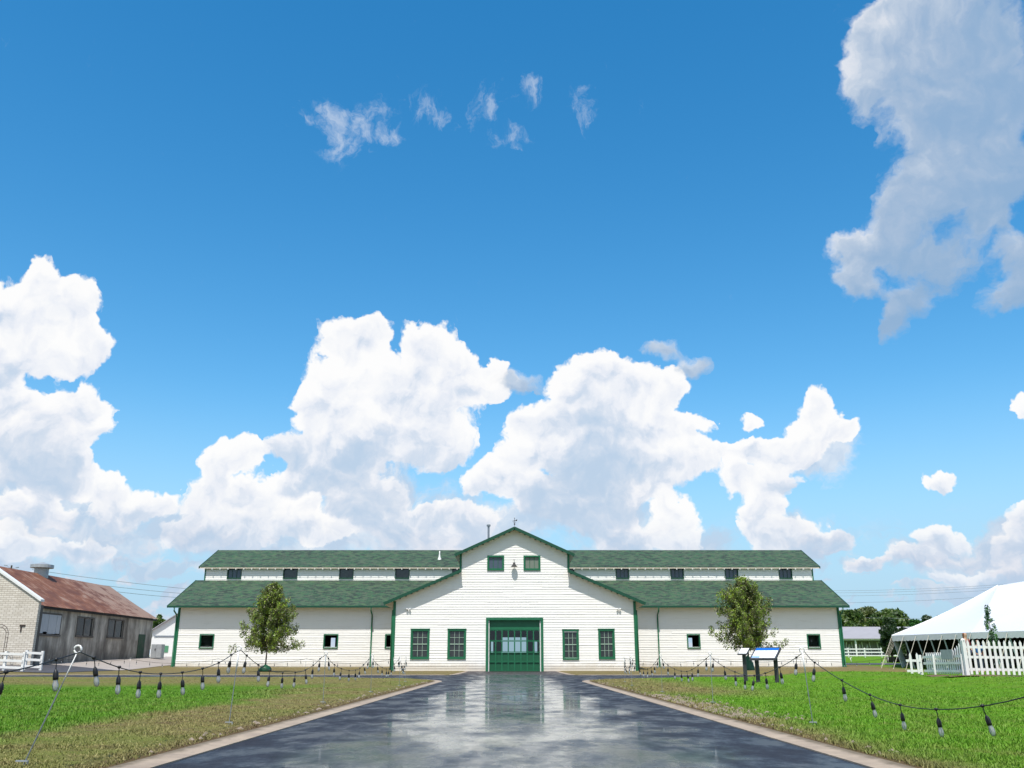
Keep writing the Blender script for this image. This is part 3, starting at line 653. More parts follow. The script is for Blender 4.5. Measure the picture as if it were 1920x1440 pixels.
mb = MB(); mb.box(BX - HW, BX - 2.3, YF - .03, YF + .3, -.1, .075); mb.box(BX + 2.3, BX + HW, YF - .03, YF + .3, -.1, .075); split_build(mb, 'foundation', 'paleconcrete', barn)
WL, WR = -29.6, 29.0
lwx = [-27.55, -22.1, -16.62, -11.2]; rwx = [9.95, 15.4, 20.75, 25.98]
lw = [(x + .1, x + 1.22, 1.98, 3.02) for x in lwx]; rw = [(x + .1, x + 1.10, 1.98, 3.02) for x in rwx]
bz = .30
for nm, x0, x1, ops in (('wing_wall', WL, BX - HW, lw), ('wing_wall', BX + HW, WR, rw)):
    mb = MB(); siding(mb, lambda z: (x0, x1), bz - .1, 5.6, YW, ops, .2, random.Random(2 + int(x0))); mb.build(nm, 'siding', barn)
clz0, clz1 = 8.05, 9.6
lcx = [-27.45, -22.05, -16.65, -11.25, -5.75]; rcx = [4.75, 10.02, 15.3, 20.55, 25.75]
lc = [(x + .05, x + 1.3, 8.47, 9.36) for x in lcx]; rc = [(x + .05, x + 1.2, 8.47, 9.36) for x in rcx]
CW = .1
for x0, x1, ops in ((WL, BX - HU, lc), (BX + HU, WR, rc)):
    mb = MB(); siding(mb, lambda z: (x0, x1), clz0, clz1, YC, ops, .17, random.Random(12)); mb.build('clerestory_wall', 'siding', barn)
# side walls of the projecting centre, gable end walls, back walls (holes let light through)
for s in (-1, 1):
    mb = MB(); siding(mb, lambda z: (YF, YW), .06, 5.5, BX + s * HW, (), .2, random.Random(5), 'y', s); mb.build('side_wall', 'siding', barn)
    mb = MB(); siding(mb, lambda z: (YF, YC + .3), 7.8, 9.3, BX + s * HU, (), .2, random.Random(5), 'y', s); mb.build('upper_side_wall', 'siding', barn)
def erange(z):
    lo = 94 - 11 if z < LE + .2 else (94 - max(5, 11 - (z - LE) / .44))
    h = (94 - lo) if z < 8.2 else (5 if z < 9.4 else max(0, (11.6 - z) / .44)); return 94 - h, 94 + h
mb = MB(); siding(mb, erange, bz - .1, 11.5, WL, (), .2, random.Random(6), 'y', -1); mb.build('end_wall', 'siding', barn); mb = MB(); siding(mb, erange, bz - .1, 11.5, WR, (), .2, random.Random(7), 'y', 1); mb.build('end_wall', 'siding', barn)
def holes(mb, x0, x1, z0, z1, y, ops):
    xs = sorted({x0, x1} | {o[0] for o in ops} | {o[1] for o in ops})
    for a, b in zip(xs[:-1], xs[1:]):
        zs = [(z0, z1)]
        for (p, q, c, d) in ops:
            if p <= a and b <= q: zs = [(s, e) for s0, e0 in zs for s, e in ((s0, min(c, e0)), (max(d, s0), e0)) if e > s]
        for s, e in zs: mb.box(a, b, y, y + .12, s, e)
mb = MB()
bops = [(BX - 1.38, BX + 1.38, 0, 3.35), (BX - 2.55, BX - 2.3, 1, 2.9), (BX + 2.3, BX + 2.6, 1, 2.9)] + [(x, x + .5, 1.2, 3.3) for x in (-34.2 + 1.2, -31, -28.6, -26.0, -22.8, -20.2, 19.6, 22.2, 26.0, 28.2)] 
bops = [o for o in bops if o[0] > WL + .3 and o[1] < WR - .3] + [(-7.4, -6.8, 1, 3), (7.2, 7.6, 1, 3)]
holes(mb, WL, WR, -.1, 5.7, 105, bops); mb.build('back_wall', 'wood', barn); mb = MB(); mb.box(WL, WR, 99, 99.12, 8.0, 9.6)
mb.build('upper_back_wall', 'wood', barn)
# near-black sheets added inside, their colour standing in for the rooms' shade
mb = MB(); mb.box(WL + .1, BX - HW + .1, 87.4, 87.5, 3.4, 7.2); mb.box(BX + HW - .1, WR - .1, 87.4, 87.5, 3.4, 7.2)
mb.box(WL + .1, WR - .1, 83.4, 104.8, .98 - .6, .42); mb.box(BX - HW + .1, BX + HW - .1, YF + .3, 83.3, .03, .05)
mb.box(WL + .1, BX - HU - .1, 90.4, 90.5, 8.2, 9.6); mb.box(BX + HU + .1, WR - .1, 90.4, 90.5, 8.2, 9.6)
split_build(mb, 'interior_shade_sheet', 'dark', barn)
mb = MB()
for i in range(9):
    for s in (-1, 1):
        x = BX + s * (3.2 + 0 * i); y = 79 + i * 3
        mb.box(x - .1, x + .1, y, y + .2, 0, 8)
split_build(mb, 'interior_post', 'wood', barn)
# roofs
def roof(name, pts_top, th=TH, mname='shingle', sof=True):
    mb = MB(); mb.slab(pts_top, .05); rf = mb.build(name, mname, barn)
    if sof:
        q = [Vector(p) - Vector((0, 0, .052)) for p in pts_top]; c = sum(q, Vector()) / len(q); q = [c + (p - c) * Vector((1, 1, 1)) * 1.0 for p in q]
        mb = MB(); mb.slab([p + (c - p) * .004 for p in q], th - .055); mb.build('soffit', 'soffit', rf)
    return rf
YO = YF - .60
EX = 10.6
for s in (-1, 1):
    p = [(BX + s * EX, YO, LE), (BX + s * 4.38, YO, LT), (BX + s * 4.38, 95, LT), (BX + s * EX, 95, LE)]
    roof('lower_roof', p if s < 0 else p[::-1])
    p = [(BX + s * 4.93, YO, UE), (BX, YO, RG), (BX, 112, RG), (BX + s * 4.93, 112, UE)]
    roof('gable_roof', p if s < 0 else p[::-1])
wl0, wr0 = WL - .78, WR + .72
ue, rg = 9.5, 11.72
for x0, x1 in ((wl0, BX - 4.5), (BX + 4.5, wr0)):
    roof('wing_roof', [(x0, 82.2, LE + .12), (x1, 82.2, LE + .12), (x1, 89, 8.27), (x0, 89, 8.27)])
    roof('wing_roof', [(x0, 105.8, LE + .12), (x0, 99, 8.27), (x1, 99, 8.27), (x1, 105.8, LE + .12)])
    a0, a1 = (x0 + .28, x1) if x0 < 0 else (x0, x1 - .1)
    roof('monitor_roof', [(a0, 88.6, ue), (a1, 88.6, ue), (a1, 94, rg), (a0, 94, rg)])
    roof('monitor_roof', [(a0, 99.7, ue), (a0, 94, rg), (a1, 94, rg), (a1, 99.7, ue)])
    # rafter tails under the monitor eave
    proto = None; k = 0; x = a0 + .5
    while x < a1 - .2 and k < 48:
        if abs(x - BX) > 5.2:
            if proto is None:
                m2 = MB(); m2.box(x - .045, x + .045, 88.57, 88.98, ue - .25, ue - .165); proto = m2.build('rafter_tail', 'white', barn); px0 = x
            else:
                c = proto.copy(); COL.objects.link(c); c.parent = barn; c.location = (x - px0, 0, 0)
        x += .76; k += 1
# fascias (green) along rakes and eaves
mb = MB()
for s in (-1, 1):
    for (xa, za, xb, zb) in ((EX, LE, 4.38, LT), (4.93, UE, 0, RG)):
        A = Vector((BX + s * xa, YO - .02, za - .10)); B = Vector((BX + s * xb, YO - .02, zb - .10)); mb.bar(A, B, .05, .24)
split_build(mb, 'rake_fascia', 'greendark', barn)
mb = MB()
for x0, x1 in ((wl0, BX - EX + .1), (BX + EX - .1, wr0)):
    mb.box(x0, x1, 82.13, 82.19, LE - .02, LE + .14)
for x0 in (wl0, wr0):
    s = -1 if x0 < 0 else 1
    mb.bar((x0 + s * .03, 82.2, LE + .05), (x0 + s * .03, 89, 8.2), .05, .2)
    xx = x0 + (.28 if s < 0 else -.1); mb.bar((xx + s * .03, 88.6, ue - .07), (xx + s * .03, 94, rg - .07), .05, .2); mb.bar((xx + s * .03, 99.7, ue - .07), (xx + s * .03, 94, rg - .07), .05, .2)
split_build(mb, 'eave_fascia', 'greendark', barn)
mb = MB()
for x0, x1 in ((wl0 + .05, BX - EX + .15), (BX + EX - .15, wr0 - .05)): mb.box(x0, x1, 82.01, 82.125, LE - .03, LE + .10)
split_build(mb, 'gutter', 'greendark', barn)
# trim boards
mb = MB()
for s in (-1, 1):
    X = BX + s * HW; mb.box(X - .11, X + .11, YF - .07, YF + .14, .03, 5.5)
    X = BX + s * HU; mb.box(X - .09, X + .09, YF - .07, YF + .12, 7.86, 9.33)
mb.box(WL - .07, WL + .14, YW - .07, YW + .1, bz - .06, 5.35); mb.box(WR - .14, WR + .07, YW - .07, YW + .1, bz - .06, 5.4)
mb.box(WL - .05, WL + .07, YC - .05, YC + .08, 8.2, 9.4); mb.box(WR - .07, WR + .05, YC - .05, YC + .08, 8.2, 9.4)
split_build(mb, 'corner_board', 'green', barn)
for s, X in ((-1, WL - .12), (-1, -12.4), (1, 12.9), (1, WR + .12)):
    mb = MB(); inw = .0
    mb.tube([(X, 82.07, LE - .02), (X, 82.1, LE - .3), (X + .0, 82.85, LE - .62), (X, 82.9, LE - .9), (X, 82.9, bz + .1), (X, 82.75, bz + .02)], .065, 8); mb.build('downspout', 'green', barn, True)
for s in (-1, 1):
    X = BX + s * HW
    mb = MB(); mb.tube([(BX + s * (EX - .02), 82.0, LE - .02), (BX + s * (EX - .3), 80, LE - .28), (X + s * .14, YF + .0, LE - .62), (X + s * .16, YF - .04, LE - 1.0), (X + s * .16, YF - .04, .15)], .06, 8); mb.build('downspout', 'green', barn, True)
# windows
def window(x0, x1, z0, z1, yf, kind, w_=.13, pane='glass'):
    mb = MB(); framebox(mb, x0, x1, z0, z1, yf, w_, .06, .04)
    if kind == 'tall': mb.box(x0 - w_ - .03, x1 + w_ + .03, yf - .09, yf + .02, z1 + w_, z1 + w_ + .035)
    fr = mb.build('window', 'green' if kind != 'mon' else 'greendark', barn)
    # jamb + sash set back in the opening
    mb = MB(); d0, d1 = yf + .03, yf + .08
    if kind == 'tall':
        s = .06; zm = (z0 + z1) / 2
        mb.box(x0, x1, d0, d1, z0, z0 + s); mb.box(x0, x1, d0, d1, z1 - s, z1); mb.box(x0, x0 + s, d0, d1, z0 + s, z1 - s); mb.box(x1 - s, x1, d0, d1, z0 + s, z1 - s)
        mb.build('sash', 'green', fr)
        mb = MB(); mb.box(x0 + s, x1 - s, d0 - .02, d1 - .01, zm - .03, zm + .03)
        for k in (1, 2):
            X = x0 + s + (x1 - x0 - 2 * s) * k / 3; mb.box(X - .013, X + .013, d0 + .002, d1 - .01, z0 + s, zm - .03); mb.box(X - .013, X + .013, d0 + .002, d1 - .01, zm + .03, z1 - s)
        for zz in ((z0 + s + zm - .03) / 2, (z1 - s + zm + .03) / 2): mb.box(x0 + s, x1 - s, d0 + .006, d1 - .015, zz - .013, zz + .013)
        mb.build('muntin', M['pale'], fr)
        mb = MB(); mb.box(x0 + s, x1 - s, d1, d1 + .01, z0 + s, z1 - s); mb.build('pane', pane, fr)
        mb = MB(); mb.box(x0 - .02, x1 + .02, d1 + .3, d1 + .34, z0, z1); 
    elif kind == 'open':
        s = .035
        mb.box(x0, x1, yf, yf + .3, z0 - .02, z0 + s); mb.box(x0, x0 + s, yf, yf + .3, z0 + s, z1); mb.box(x1 - s, x1, yf, yf + .3, z0 + s, z1)
        mb.build('jamb', 'greendark', fr)
    else:
        mb.box(x0, x1, d0, d1, z0, z0 + .05)
        for k in range(4 if kind == 'gable' or pane != 'glass' else 0):
            X = x0 + (x1 - x0) * k / 3; X = min(max(X, x0 + .02), x1 - .02); mb.box(X - .018, X + .018, d0, d1, z0 + .05, z1)
        mb.build('sash', 'green' if kind == 'gable' else 'greendark', fr)
        mb = MB(); mb.box(x0, x1, d1, d1 + .01, z0 + .05, z1); mb.build('pane', pane, fr)
    return fr
M['doorpanel'] = mat('recess_shaded_green', rgb(.012, .105, .048), .45, var=.4, vscale=2)  # door green darkened so its colour carries the shade of the recessed panels
M['pale'] = mat('pale_green_muntins', rgb(.35, .48, .38), .5)
for a, b, c, d in fw: window(a, b, c, d, YF, 'tall')
window(*uw[0], YF, 'gable', .13, 'bluepane'); window(*uw[1], YF, 'gable', .13, 'greypane')
for a, b, c, d in lw + rw: window(a, b, c, d, YW, 'open', .09)
for i, (a, b, c, d) in enumerate(lc + rc): window(a, b, c, d, YC, 'mon', .07, 'bluepane' if i in (0, 6, 7, 8, 9) else 'glass')
# big sectional door
fr = MB(); fr.box(BX - 2.32, BX - 2.12, YF - .09, YF + .02, .03, 4.0); fr.box(BX + 2.12, BX + 2.32, YF - .09, YF + .02, .03, 4.0); fr.box(BX - 2.32, BX + 2.32, YF - .1, YF + .02, 4.0, 4.2)
fr = fr.build('door_frame', 'green', barn)
mb = MB(); mb.box(BX - 2.12, BX - 2.04, YF + .02, YF + .20, .02, 3.98); mb.box(BX + 2.04, BX + 2.12, YF + .02, YF + .20, .02, 3.98); mb.build('jamb', 'white', fr)
mb = MB(); YD = YF + .20; cols = 8; x0, x1 = BX - 2.04, BX + 2.04; cw = (x1 - x0) / cols
def panel_row(z0, z1, solid, mb, pm):
    st = .05; mb.box(x0, x1, YD, YD + .08, z0, z0 + .05); mb.box(x0, x1, YD, YD + .08, z1 - .05, z1)
    for k in range(cols + 1):
        X = x0 + cw * k; a = max(X - st, x0); b = min(X + st, x1); mb.box(a, b, YD, YD + .08, z0 + .05, z1 - .05)
    if solid: pm.box(x0, x1, YD + .072, YD + .079, z0 + .04, z1 - .04)
pm = MB(); rows = [(.05, .77, True), (.78, 1.50, True), (1.52, 2.38, False), (2.40, 3.24, False)]
for z0, z1, so in rows: panel_row(z0, z1, so, mb, pm)
mb.box(x0, x1, YD - .02, YD + .03, 3.25, 3.98)
dr = mb.build('door', 'green', barn); pm.build('door_panel', 'doorpanel', dr)
pm = MB()
for z0, z1, so in rows[2:]: pm.box(x0 + .02, x1 - .02, YD + .03, YD + .034, z0 + .04, z1 - .04)
def clearpane():
    m_ = bpy.data.materials.new('clear_pane'); m_.use_nodes = True; t = NT(m_.node_tree); t.n.clear()
    fr_ = t.node('ShaderNodeFresnel'); tr = t.node('ShaderNodeBsdfTransparent'); tr.inputs[0].default_value = (.8, .84, .82, 1); gl = t.node('ShaderNodeBsdfGlossy'); gl.inputs['Roughness'].default_value = .02
    b = t.node('ShaderNodeMixShader'); t.l.new(fr_.outputs[0], b.inputs[0]); t.l.new(tr.outputs[0], b.inputs[1]); t.l.new(gl.outputs[0], b.inputs[2])
    o = t.node('ShaderNodeOutputMaterial'); t.l.new(b.outputs[0], o.inputs[0]); return m_
pm.build('pane', clearpane(), dr)
# lamp, floodlights, flue, cone vent, weather vane
L = at(964, 1060, YF - .35)
mb = MB(); mb.tube([(L.x, YF, L.z + .42), (L.x, YF - .2, L.z + .5), (L.x, YF - .35, L.z + .38), (L.x, YF - .35, L.z + .2)], .02, 6); mb.lathe((L.x, YF - .35, L.z - .1), [(.26, 0), (.26, .03), (.16, .1), (.10, .18), (.10, .27), (.05, .33), (.03, .36)], 14); mb.build('wall_lamp', 'black', barn, True)
for px in (766, 1160):
    q = at(px, 1143, YF - .1); mb = MB(); mb.box(q.x - .06, q.x + .06, YF - .1, YF - .03, q.z - .06, q.z + .06)
    for s in (-1, 1): mb.lathe((q.x + s * .12, YF - .16, q.z - .04), [(.03, 0), (.07, .02), (.075, .12), (.04, .15)], 10)
    mb.tube([(q.x, YF - .08, q.z - .06), (q.x + .03, YF - .08, q.z - .2)], .035, 8); mb.build('floodlight', 'white', barn, True)
q = at(916, 1003, 80); mb = MB(); mb.tube([(q.x, 80, q.z - .6), (q.x, 80, q.z + .75)], .09, 8); mb.tube([(q.x, 80, q.z + .75), (q.x, 80, q.z + .9)], .17, 8); mb.build('flue_pipe', 'metal', barn)
q = at(824, 1050, 91); mb = MB(); mb.lathe((q.x, 91, q.z - .12), [(.26, 0), (.2, .16), (.1, .4), (.06, .75), (.05, 1.0)], 10); mb.build('cone_vent', 'white', barn, True)
mb = MB(); zt = RG; vy = YO + .2
mb.tube([(BX, vy, zt - .05), (BX, vy, zt + .75)], .018, 6); mb.lathe((BX, vy, zt + .2), [(.02, 0), (.07, .04), (.07, .08), (.02, .12)], 8)
mb.bar((BX - .17, vy, zt + .5), (BX + .17, vy, zt + .58), .02, .04); mb.bar((BX, vy - .15, zt + .42), (BX, vy + .15, zt + .42), .02, .03); mb.bar((BX - .13, vy, zt + .42), (BX + .13, vy, zt + .42), .02, .03)
mb.add([(BX + .1, vy, zt + .5), (BX + .22, vy, zt + .53), (BX + .22, vy, zt + .66), (BX + .1, vy, zt + .6)], [(0, 1, 2, 3)]); mb.lathe((BX, vy, zt + .72), [(.01, 0), (.04, .03), (.01, .07)], 6)
mb.build('weather_vane', 'iron', barn)

# ------------------------------------------------------------------ old rust-roofed barn on the left
XW = -36.6; Y0, Y1 = 70.0, 95.5; XR = -41.6; ze, zr = 5.05, 8.2; gz = .9
old = thing('old_barn', (-39, 82, gz), 'weathered grey farm building with a rusty tin roof and a whitewashed brick gable', 'farm building')
XB = -35.55; XE = 2 * XR - XW
# side wall with window holes (in Y)
wins = [(71.9, 75.9, 2.85, 4.38, 'sh'), (78.9, 81.9, 2.9, 4.35, 'gl'), (85.0, 88.3, 2.95, 4.42, 'gl')]
mb = MB(); ysx = sorted({Y0 + .3, Y1} | {w_[0] for w_ in wins} | {w_[1] for w_ in wins})
for a, b in zip(ysx[:-1], ysx[1:]):
    op = [w_ for w_ in wins if w_[0] <= a and b <= w_[1]]
    if op: mb.box(XW - .15, XW, a, b, gz - .3, op[0][2]); mb.box(XW - .15, XW, a, b, op[0][3], ze)
    else: mb.box(XW - .15, XW, a, b, gz - .3, ze)
mb.box(XE, XE + .15, Y0 + .3, Y1, gz - .3, ze)
mb.slab([(XE, Y1, ze), (XR, Y1, zr - .1), (XW, Y1, ze), (XW, Y1 - .15, ze), (XR, Y1 - .15, zr - .1), (XE, Y1 - .15, ze)], 0.01)
mb.box(XE + .15, XW - .15, Y1 - .15, Y1, gz - .3, ze); mb.build('side_wall', 'plaster', old)
mb = MB(); mb.add([(XE + .1, Y1 - .1, ze), (XW - .1, Y1 - .1, ze), (XR, Y1 - .1, zr - .15)], [(0, 1, 2)]); mb.build('gable', 'plaster', old)
for i, (a, b, c, d, k) in enumerate(wins):
    mb = MB(); mb.box(XW - .02, XW + .12, a - .12, b + .12, c - .14, c - .002); mb.box(XW + .002, XW + .05, a - .1, a, c, d + .1); mb.box(XW + .002, XW + .05, b, b + .1, c, d + .1); mb.box(XW + .002, XW + .05, a, b, d, d + .1)
    f = mb.build('window', 'wood', old)
    mb = MB()
    if k == 'sh':
        n = 6
        for j in range(n):
            ya = a + (b - a) * j / n; mb.box(XW - .03, XW + .03 + .012 * (j % 2), ya + .01, ya + (b - a) / n - .01, c + (.18 if j == 2 else .02 + .03 * (j % 3)), d - .02)
        mb.build('shutter', M.setdefault('shut', mat('grey_painted_shutter', rgb(.52, .54, .57), .8, var=.6, vscale=4, stretch=(3, 3, .3))), f)
    else:
        mb.box(XW - .1, XW - .08, a, b, c, d); mb.build('pane', 'glass', f)
        mb = MB(); mb.box(XW - .08, XW - .03, (a + b) / 2 - .04, (a + b) / 2 + .04, c, d); mb.build('muntin', 'wood', f)
mb = MB(); mb.box(XW + .005, XW + .06, 92.2, 93.8, gz + .15, gz + 2.45)
dd = mb.build('door', M.setdefault('olddoor', mat('peeling_green_door', rgb(.02, .09, .045), .8, var=.8, vscale=3, col2=rgb(.10, .10, .08))), old)
# roof with slightly wavy tin
mb = MB(); n = 46
for s in (-1, 1):
    e = XR + s * (abs(XR - XW) + .35); zee = ze - .12
    prev = None
    for j in range(n + 1):
        y = Y0 + .15 + (Y1 + .4 - Y0 - .15) * j / n; wv_ = .02 * math.sin(j * 1.7) + .03 * math.sin(j * .5)
        row = [(XR + (e - XR) * t, y, zr + (zee - zr) * t + wv_ * math.sin(t * 3) - .05 * math.sin(t * math.pi)) for t in (0, .25, .5, .75, 1)]
        if prev:
            for k in range(4): mb.add([prev[k], prev[k + 1], row[k + 1], row[k]], [(0, 1, 2, 3)])
        prev = row
rf = mb.build('roof', 'rust', old)
mb = MB(); mb.box(XW + .02, XW + .3, Y0 + .3, Y1 + .3, ze - .3, ze - .14); mb.build('eave_board', M.setdefault('darkwood', mat('dark_eave_board', rgb(.03, .028, .026), .9)), rf)
C = at(95, 1108, 86)
vx, vy_ = XR, 81.5
mb = MB(); mb.lathe((vx, vy_, zr - .5), [(.6, 0), (.6, 1.0), (.96, 1.0), (.96, 1.27), (.88, 1.27), (.26, 1.44), (.16, 1.5)], 20); mb.build('roof_ventilator', 'galv', old)
# brick gable end
apx = at(0, 1077, Y0)
brs = (6.95 - 5.35) / 2.3
def bk(z): return 0
zc = 5.30
mb = MB(); XBL = 2 * XR - XB; za = zc + (XB - XR) * .62
mb.add([(XB, Y0, gz - .4), (XB, Y0, zc), (XR, Y0, za), (XBL, Y0, zc), (XBL, Y0, gz - .4), (XB, Y0 + .34, gz - .4), (XB, Y0 + .34, zc), (XR, Y0 + .34, za), (XBL, Y0 + .34, zc), (XBL, Y0 + .34, gz - .4)],
       [(4, 3, 2, 1, 0), (5, 6, 7, 8, 9), (0, 1, 6, 5), (3, 4, 9, 8)])
mb.build('brick_gable', 'brick', old)
mb = MB(); mb.box(XB - .6, XB - .12, Y0 + .34, Y0 + 1.0, gz - .3, 4.9); mb.build('corner_pier', 'wood', old)
mb = MB()
for s, xx in ((1, XB), (-1, XBL)):
    mb.slab([(xx + s * .15, Y0 - .12, zc - .02), (XR, Y0 - .12, za + .10), (XR, Y0 + .45, za + .10), (xx + s * .15, Y0 + .45, zc - .02)][::s], .17)
mb.build('coping', 'white', old)
q = at(42, 1174, Y0 - .02); mb = MB(); mb.box(q.x - .2, q.x + .22, Y0 - .05, Y0 - .002, q.z - .02, q.z + .1); mb.box(q.x - .12, q.x - .02, Y0 - .05, Y0 - .002, q.z - .4, q.z - .02); mb.build('wall_bracket', 'iron', old)
# iron garden arch by the brick wall
q = at(-4, 1212, 69); ar = thing('iron_arch', (q.x, 69, gz), 'rusty round-topped iron trellis against the whitewashed brick wall', 'trellis')
mb = MB(); rad = .62; zt = gz + 1.75
for rr in (rad, rad - .16): mb.tube([(q.x + rr, 69, gz)] + [(q.x + rr * math.cos(t), 69, zt + rr * math.sin(t) * 1.2) for t in np.linspace(0, math.pi, 14)] + [(q.x - rr, 69, gz)], .02, 5)
for z in np.arange(gz + .2, zt, .35):
    for s in (-1, 1): mb.tube([(q.x + s * rad, 69, z), (q.x + s * (rad - .16), 69, z)], .015, 4)
for t in np.linspace(.3, 2.8, 6): mb.tube([(q.x + rad * math.cos(t), 69, zt + rad * 1.2 * math.sin(t)), (q.x + (rad - .16) * math.cos(t), 69, zt + (rad - .16) * 1.2 * math.sin(t))], .015, 4)
mb.build('arch_frame', 'iron', ar)

# ------------------------------------------------------------------ fences
def railfence(label, p0, p1, nposts, h, zoff=0, rails=3, name='rail_fence', m='white'):
    p0 = Vector(p0); p1 = Vector(p1); c = (p0 + p1) / 2
    t = thing(name, (c.x, c.y, float(tz(c.x, c.y)) + zoff), label, 'fence')
    pts = []
    for i in range(nposts):
        p = p0.lerp(p1, i / (nposts - 1)); z = float(tz(p.x, p.y)) + zoff; pts.append(Vector((p.x, p.y, z)))
        mb = MB(); mb.box(p.x - .08, p.x + .08, p.y - .08, p.y + .08, z - .1, z + h); mb.build('post', m, t)
    for k in range(rails):
        mb = MB(); hh = h * (k + .62) / (rails) if rails > 1 else h
        for a, b in zip(pts[:-1], pts[1:]): mb.bar(a + Vector((0, -.1, hh)), b + Vector((0, -.1, hh)), .04, .16)
        mb.build('rail', m, t)
    return t
a = at(-60, 1240, 64); b = at(44, 1240, 64); railfence('white three-rail board fence running in from the left edge before the brick wall', (a.x, 64, 0), (b.x, 64, 0), 4, 1.3, 0)
a = at(48, 1240, 66); b = at(78, 1240, 66); railfence('short white rail fence panel with two posts at the brick wall corner', (a.x, 66, 0), (b.x, 66, 0), 2, 1.35, 0, 3)
a = at(1560, 1230, 138); railfence('long white board fence across the lawn in front of the grey-roofed shed', (a.x, 138, 0), (66, 138, 0), 9, 1.35, 0)

# ------------------------------------------------------------------ small white shed behind + grey cabinet (left)
ws = thing('white_shed', (-41, 112, 1.0), 'white gabled outbuilding with green trim glimpsed between the two barns', 'outbuilding')
xa = at(285, 1200, 112).x; zb = float(tz(xa, 112)); 
mb = MB(); e0 = at(286, 1182, 112); pk = at(352, 1140, 112); xr = 2 * pk.x - e0.x
mb.add([(e0.x, 112, zb - .4), (xr, 112, zb - .4), (xr, 112, e0.z), (pk.x, 112, pk.z), (e0.x, 112, e0.z), (e0.x, 122, zb - .4), (xr, 122, zb - .4), (xr, 122, e0.z), (pk.x, 122, pk.z), (e0.x, 122, e0.z)],
       [(0, 1, 2, 3, 4), (9, 8, 7, 6, 5), (0, 4, 9, 5), (1, 6, 7, 2)]); mb.build('wall', 'white', ws)
mb = MB()
for s, xx in ((-1, e0.x), (1, xr)):
    p = [(xx + s * .3, 111.6, e0.z - .12), (pk.x, 111.6, pk.z + .06), (pk.x, 122.4, pk.z + .06), (xx + s * .3, 122.4, e0.z - .12)]; mb.slab(p if s < 0 else p[::-1], .1)
mb.build('roof', 'tinroof', ws)
q = at(300, 1193, 112); mb = MB(); mb.box(e0.x + .3, xr - .3, 111.93, 111.995, q.z - .08, q.z + .08); mb.build('band_board', 'metal', ws)
q = at(310, 1217, 112); mb = MB(); mb.box(q.x - .36, q.x + .36, 111.94, 111.995, q.z - .38, q.z + .38); mb.build('window', mat('mid_green_paint', rgb(.08, .25, .14), .6), ws)
q0 = at(281, 1238, 93); q1 = at(304, 1208, 93); cb = thing('metal_cabinet', ((q0.x + q1.x) / 2, 93, q0.z), 'pale grey metal cabinet standing between the two barns', 'cabinet')
zg = float(tz(q0.x, 93)) + .06
mb = MB(); mb.box(q0.x, q1.x, 93, 93.8, zg, q1.z); mb.build('body', 'galv', cb)
mb = MB(); cx = (q0.x + q1.x) / 2; mb.box(q0.x + .04, cx - .01, 92.96, 92.995, zg + .08, q1.z - .06); mb.box(cx + .01, q1.x - .04, 92.96, 92.995, zg + .08, q1.z - .06); d_ = mb.build('door', 'galv', cb)
mb = MB(); mb.box(cx - .14, cx - .06, 92.92, 92.958, zg + .75, zg + .95); mb.build('handle', 'black', d_)
# ------------------------------------------------------------------ long stable with grey roof (right, behind)
sx0 = at(1555, 1200, 155).x; sx1 = 104; zb = float(tz(60, 155))
sh_ = thing('stable', ((sx0 + sx1) / 2, 158, zb), 'long white slatted stable with a grey tin roof beyond the board fence', 'stable')
e = at(1650, 1197, 152); t_ = at(1650, 1175, 157)
mb = MB(); mb.slab([(sx0, 151.6, e.z), (sx1, 151.6, e.z), (sx1, 157.5, t_.z), (sx0, 157.5, t_.z)], .12); mb.slab([(sx0, 163.4, e.z), (sx0, 157.5, t_.z), (sx1, 157.5, t_.z), (sx1, 163.4, e.z)], .12); mb.build('roof', 'tinroof', sh_)
mb = MB(); mb.box(sx0 + .2, sx1, 155, 155.15, zb - .3, e.z + .8); mb.box(sx0 + .2, sx1, 162, 162.15, zb - .3, e.z); mb.build('wall', M.setdefault('greywhite', mat('grey_white_boards', rgb(.34, .33, .31), .8, var=.7, vscale=1.2, stretch=(4, 1, .2), col2=rgb(.05, .05, .05))), sh_)
mb = MB(); x = sx0 + .4
while x < sx1:
    if (int(x) % 9) != 5: mb.bar((x, 154.93, zb + .2), (x + (.25 if int(x * 1.3) % 2 else -.2), 154.93, e.z - .5), .14, .03)
    x += .42
mb.build('slats', 'white', sh_)
for i in range(7):
    x = sx0 + 3.2 + i * 7; mb = MB(); mb.box(x - .11, x + .11, 152, 152.22, zb - .3, e.z - .05); mb.build('porch_post', 'white', sh_)
mb = MB(); mb.box(sx0, sx1, 151.9, 152.0, e.z - .3, e.z - .12); mb.build('eave_beam', 'white', sh_)

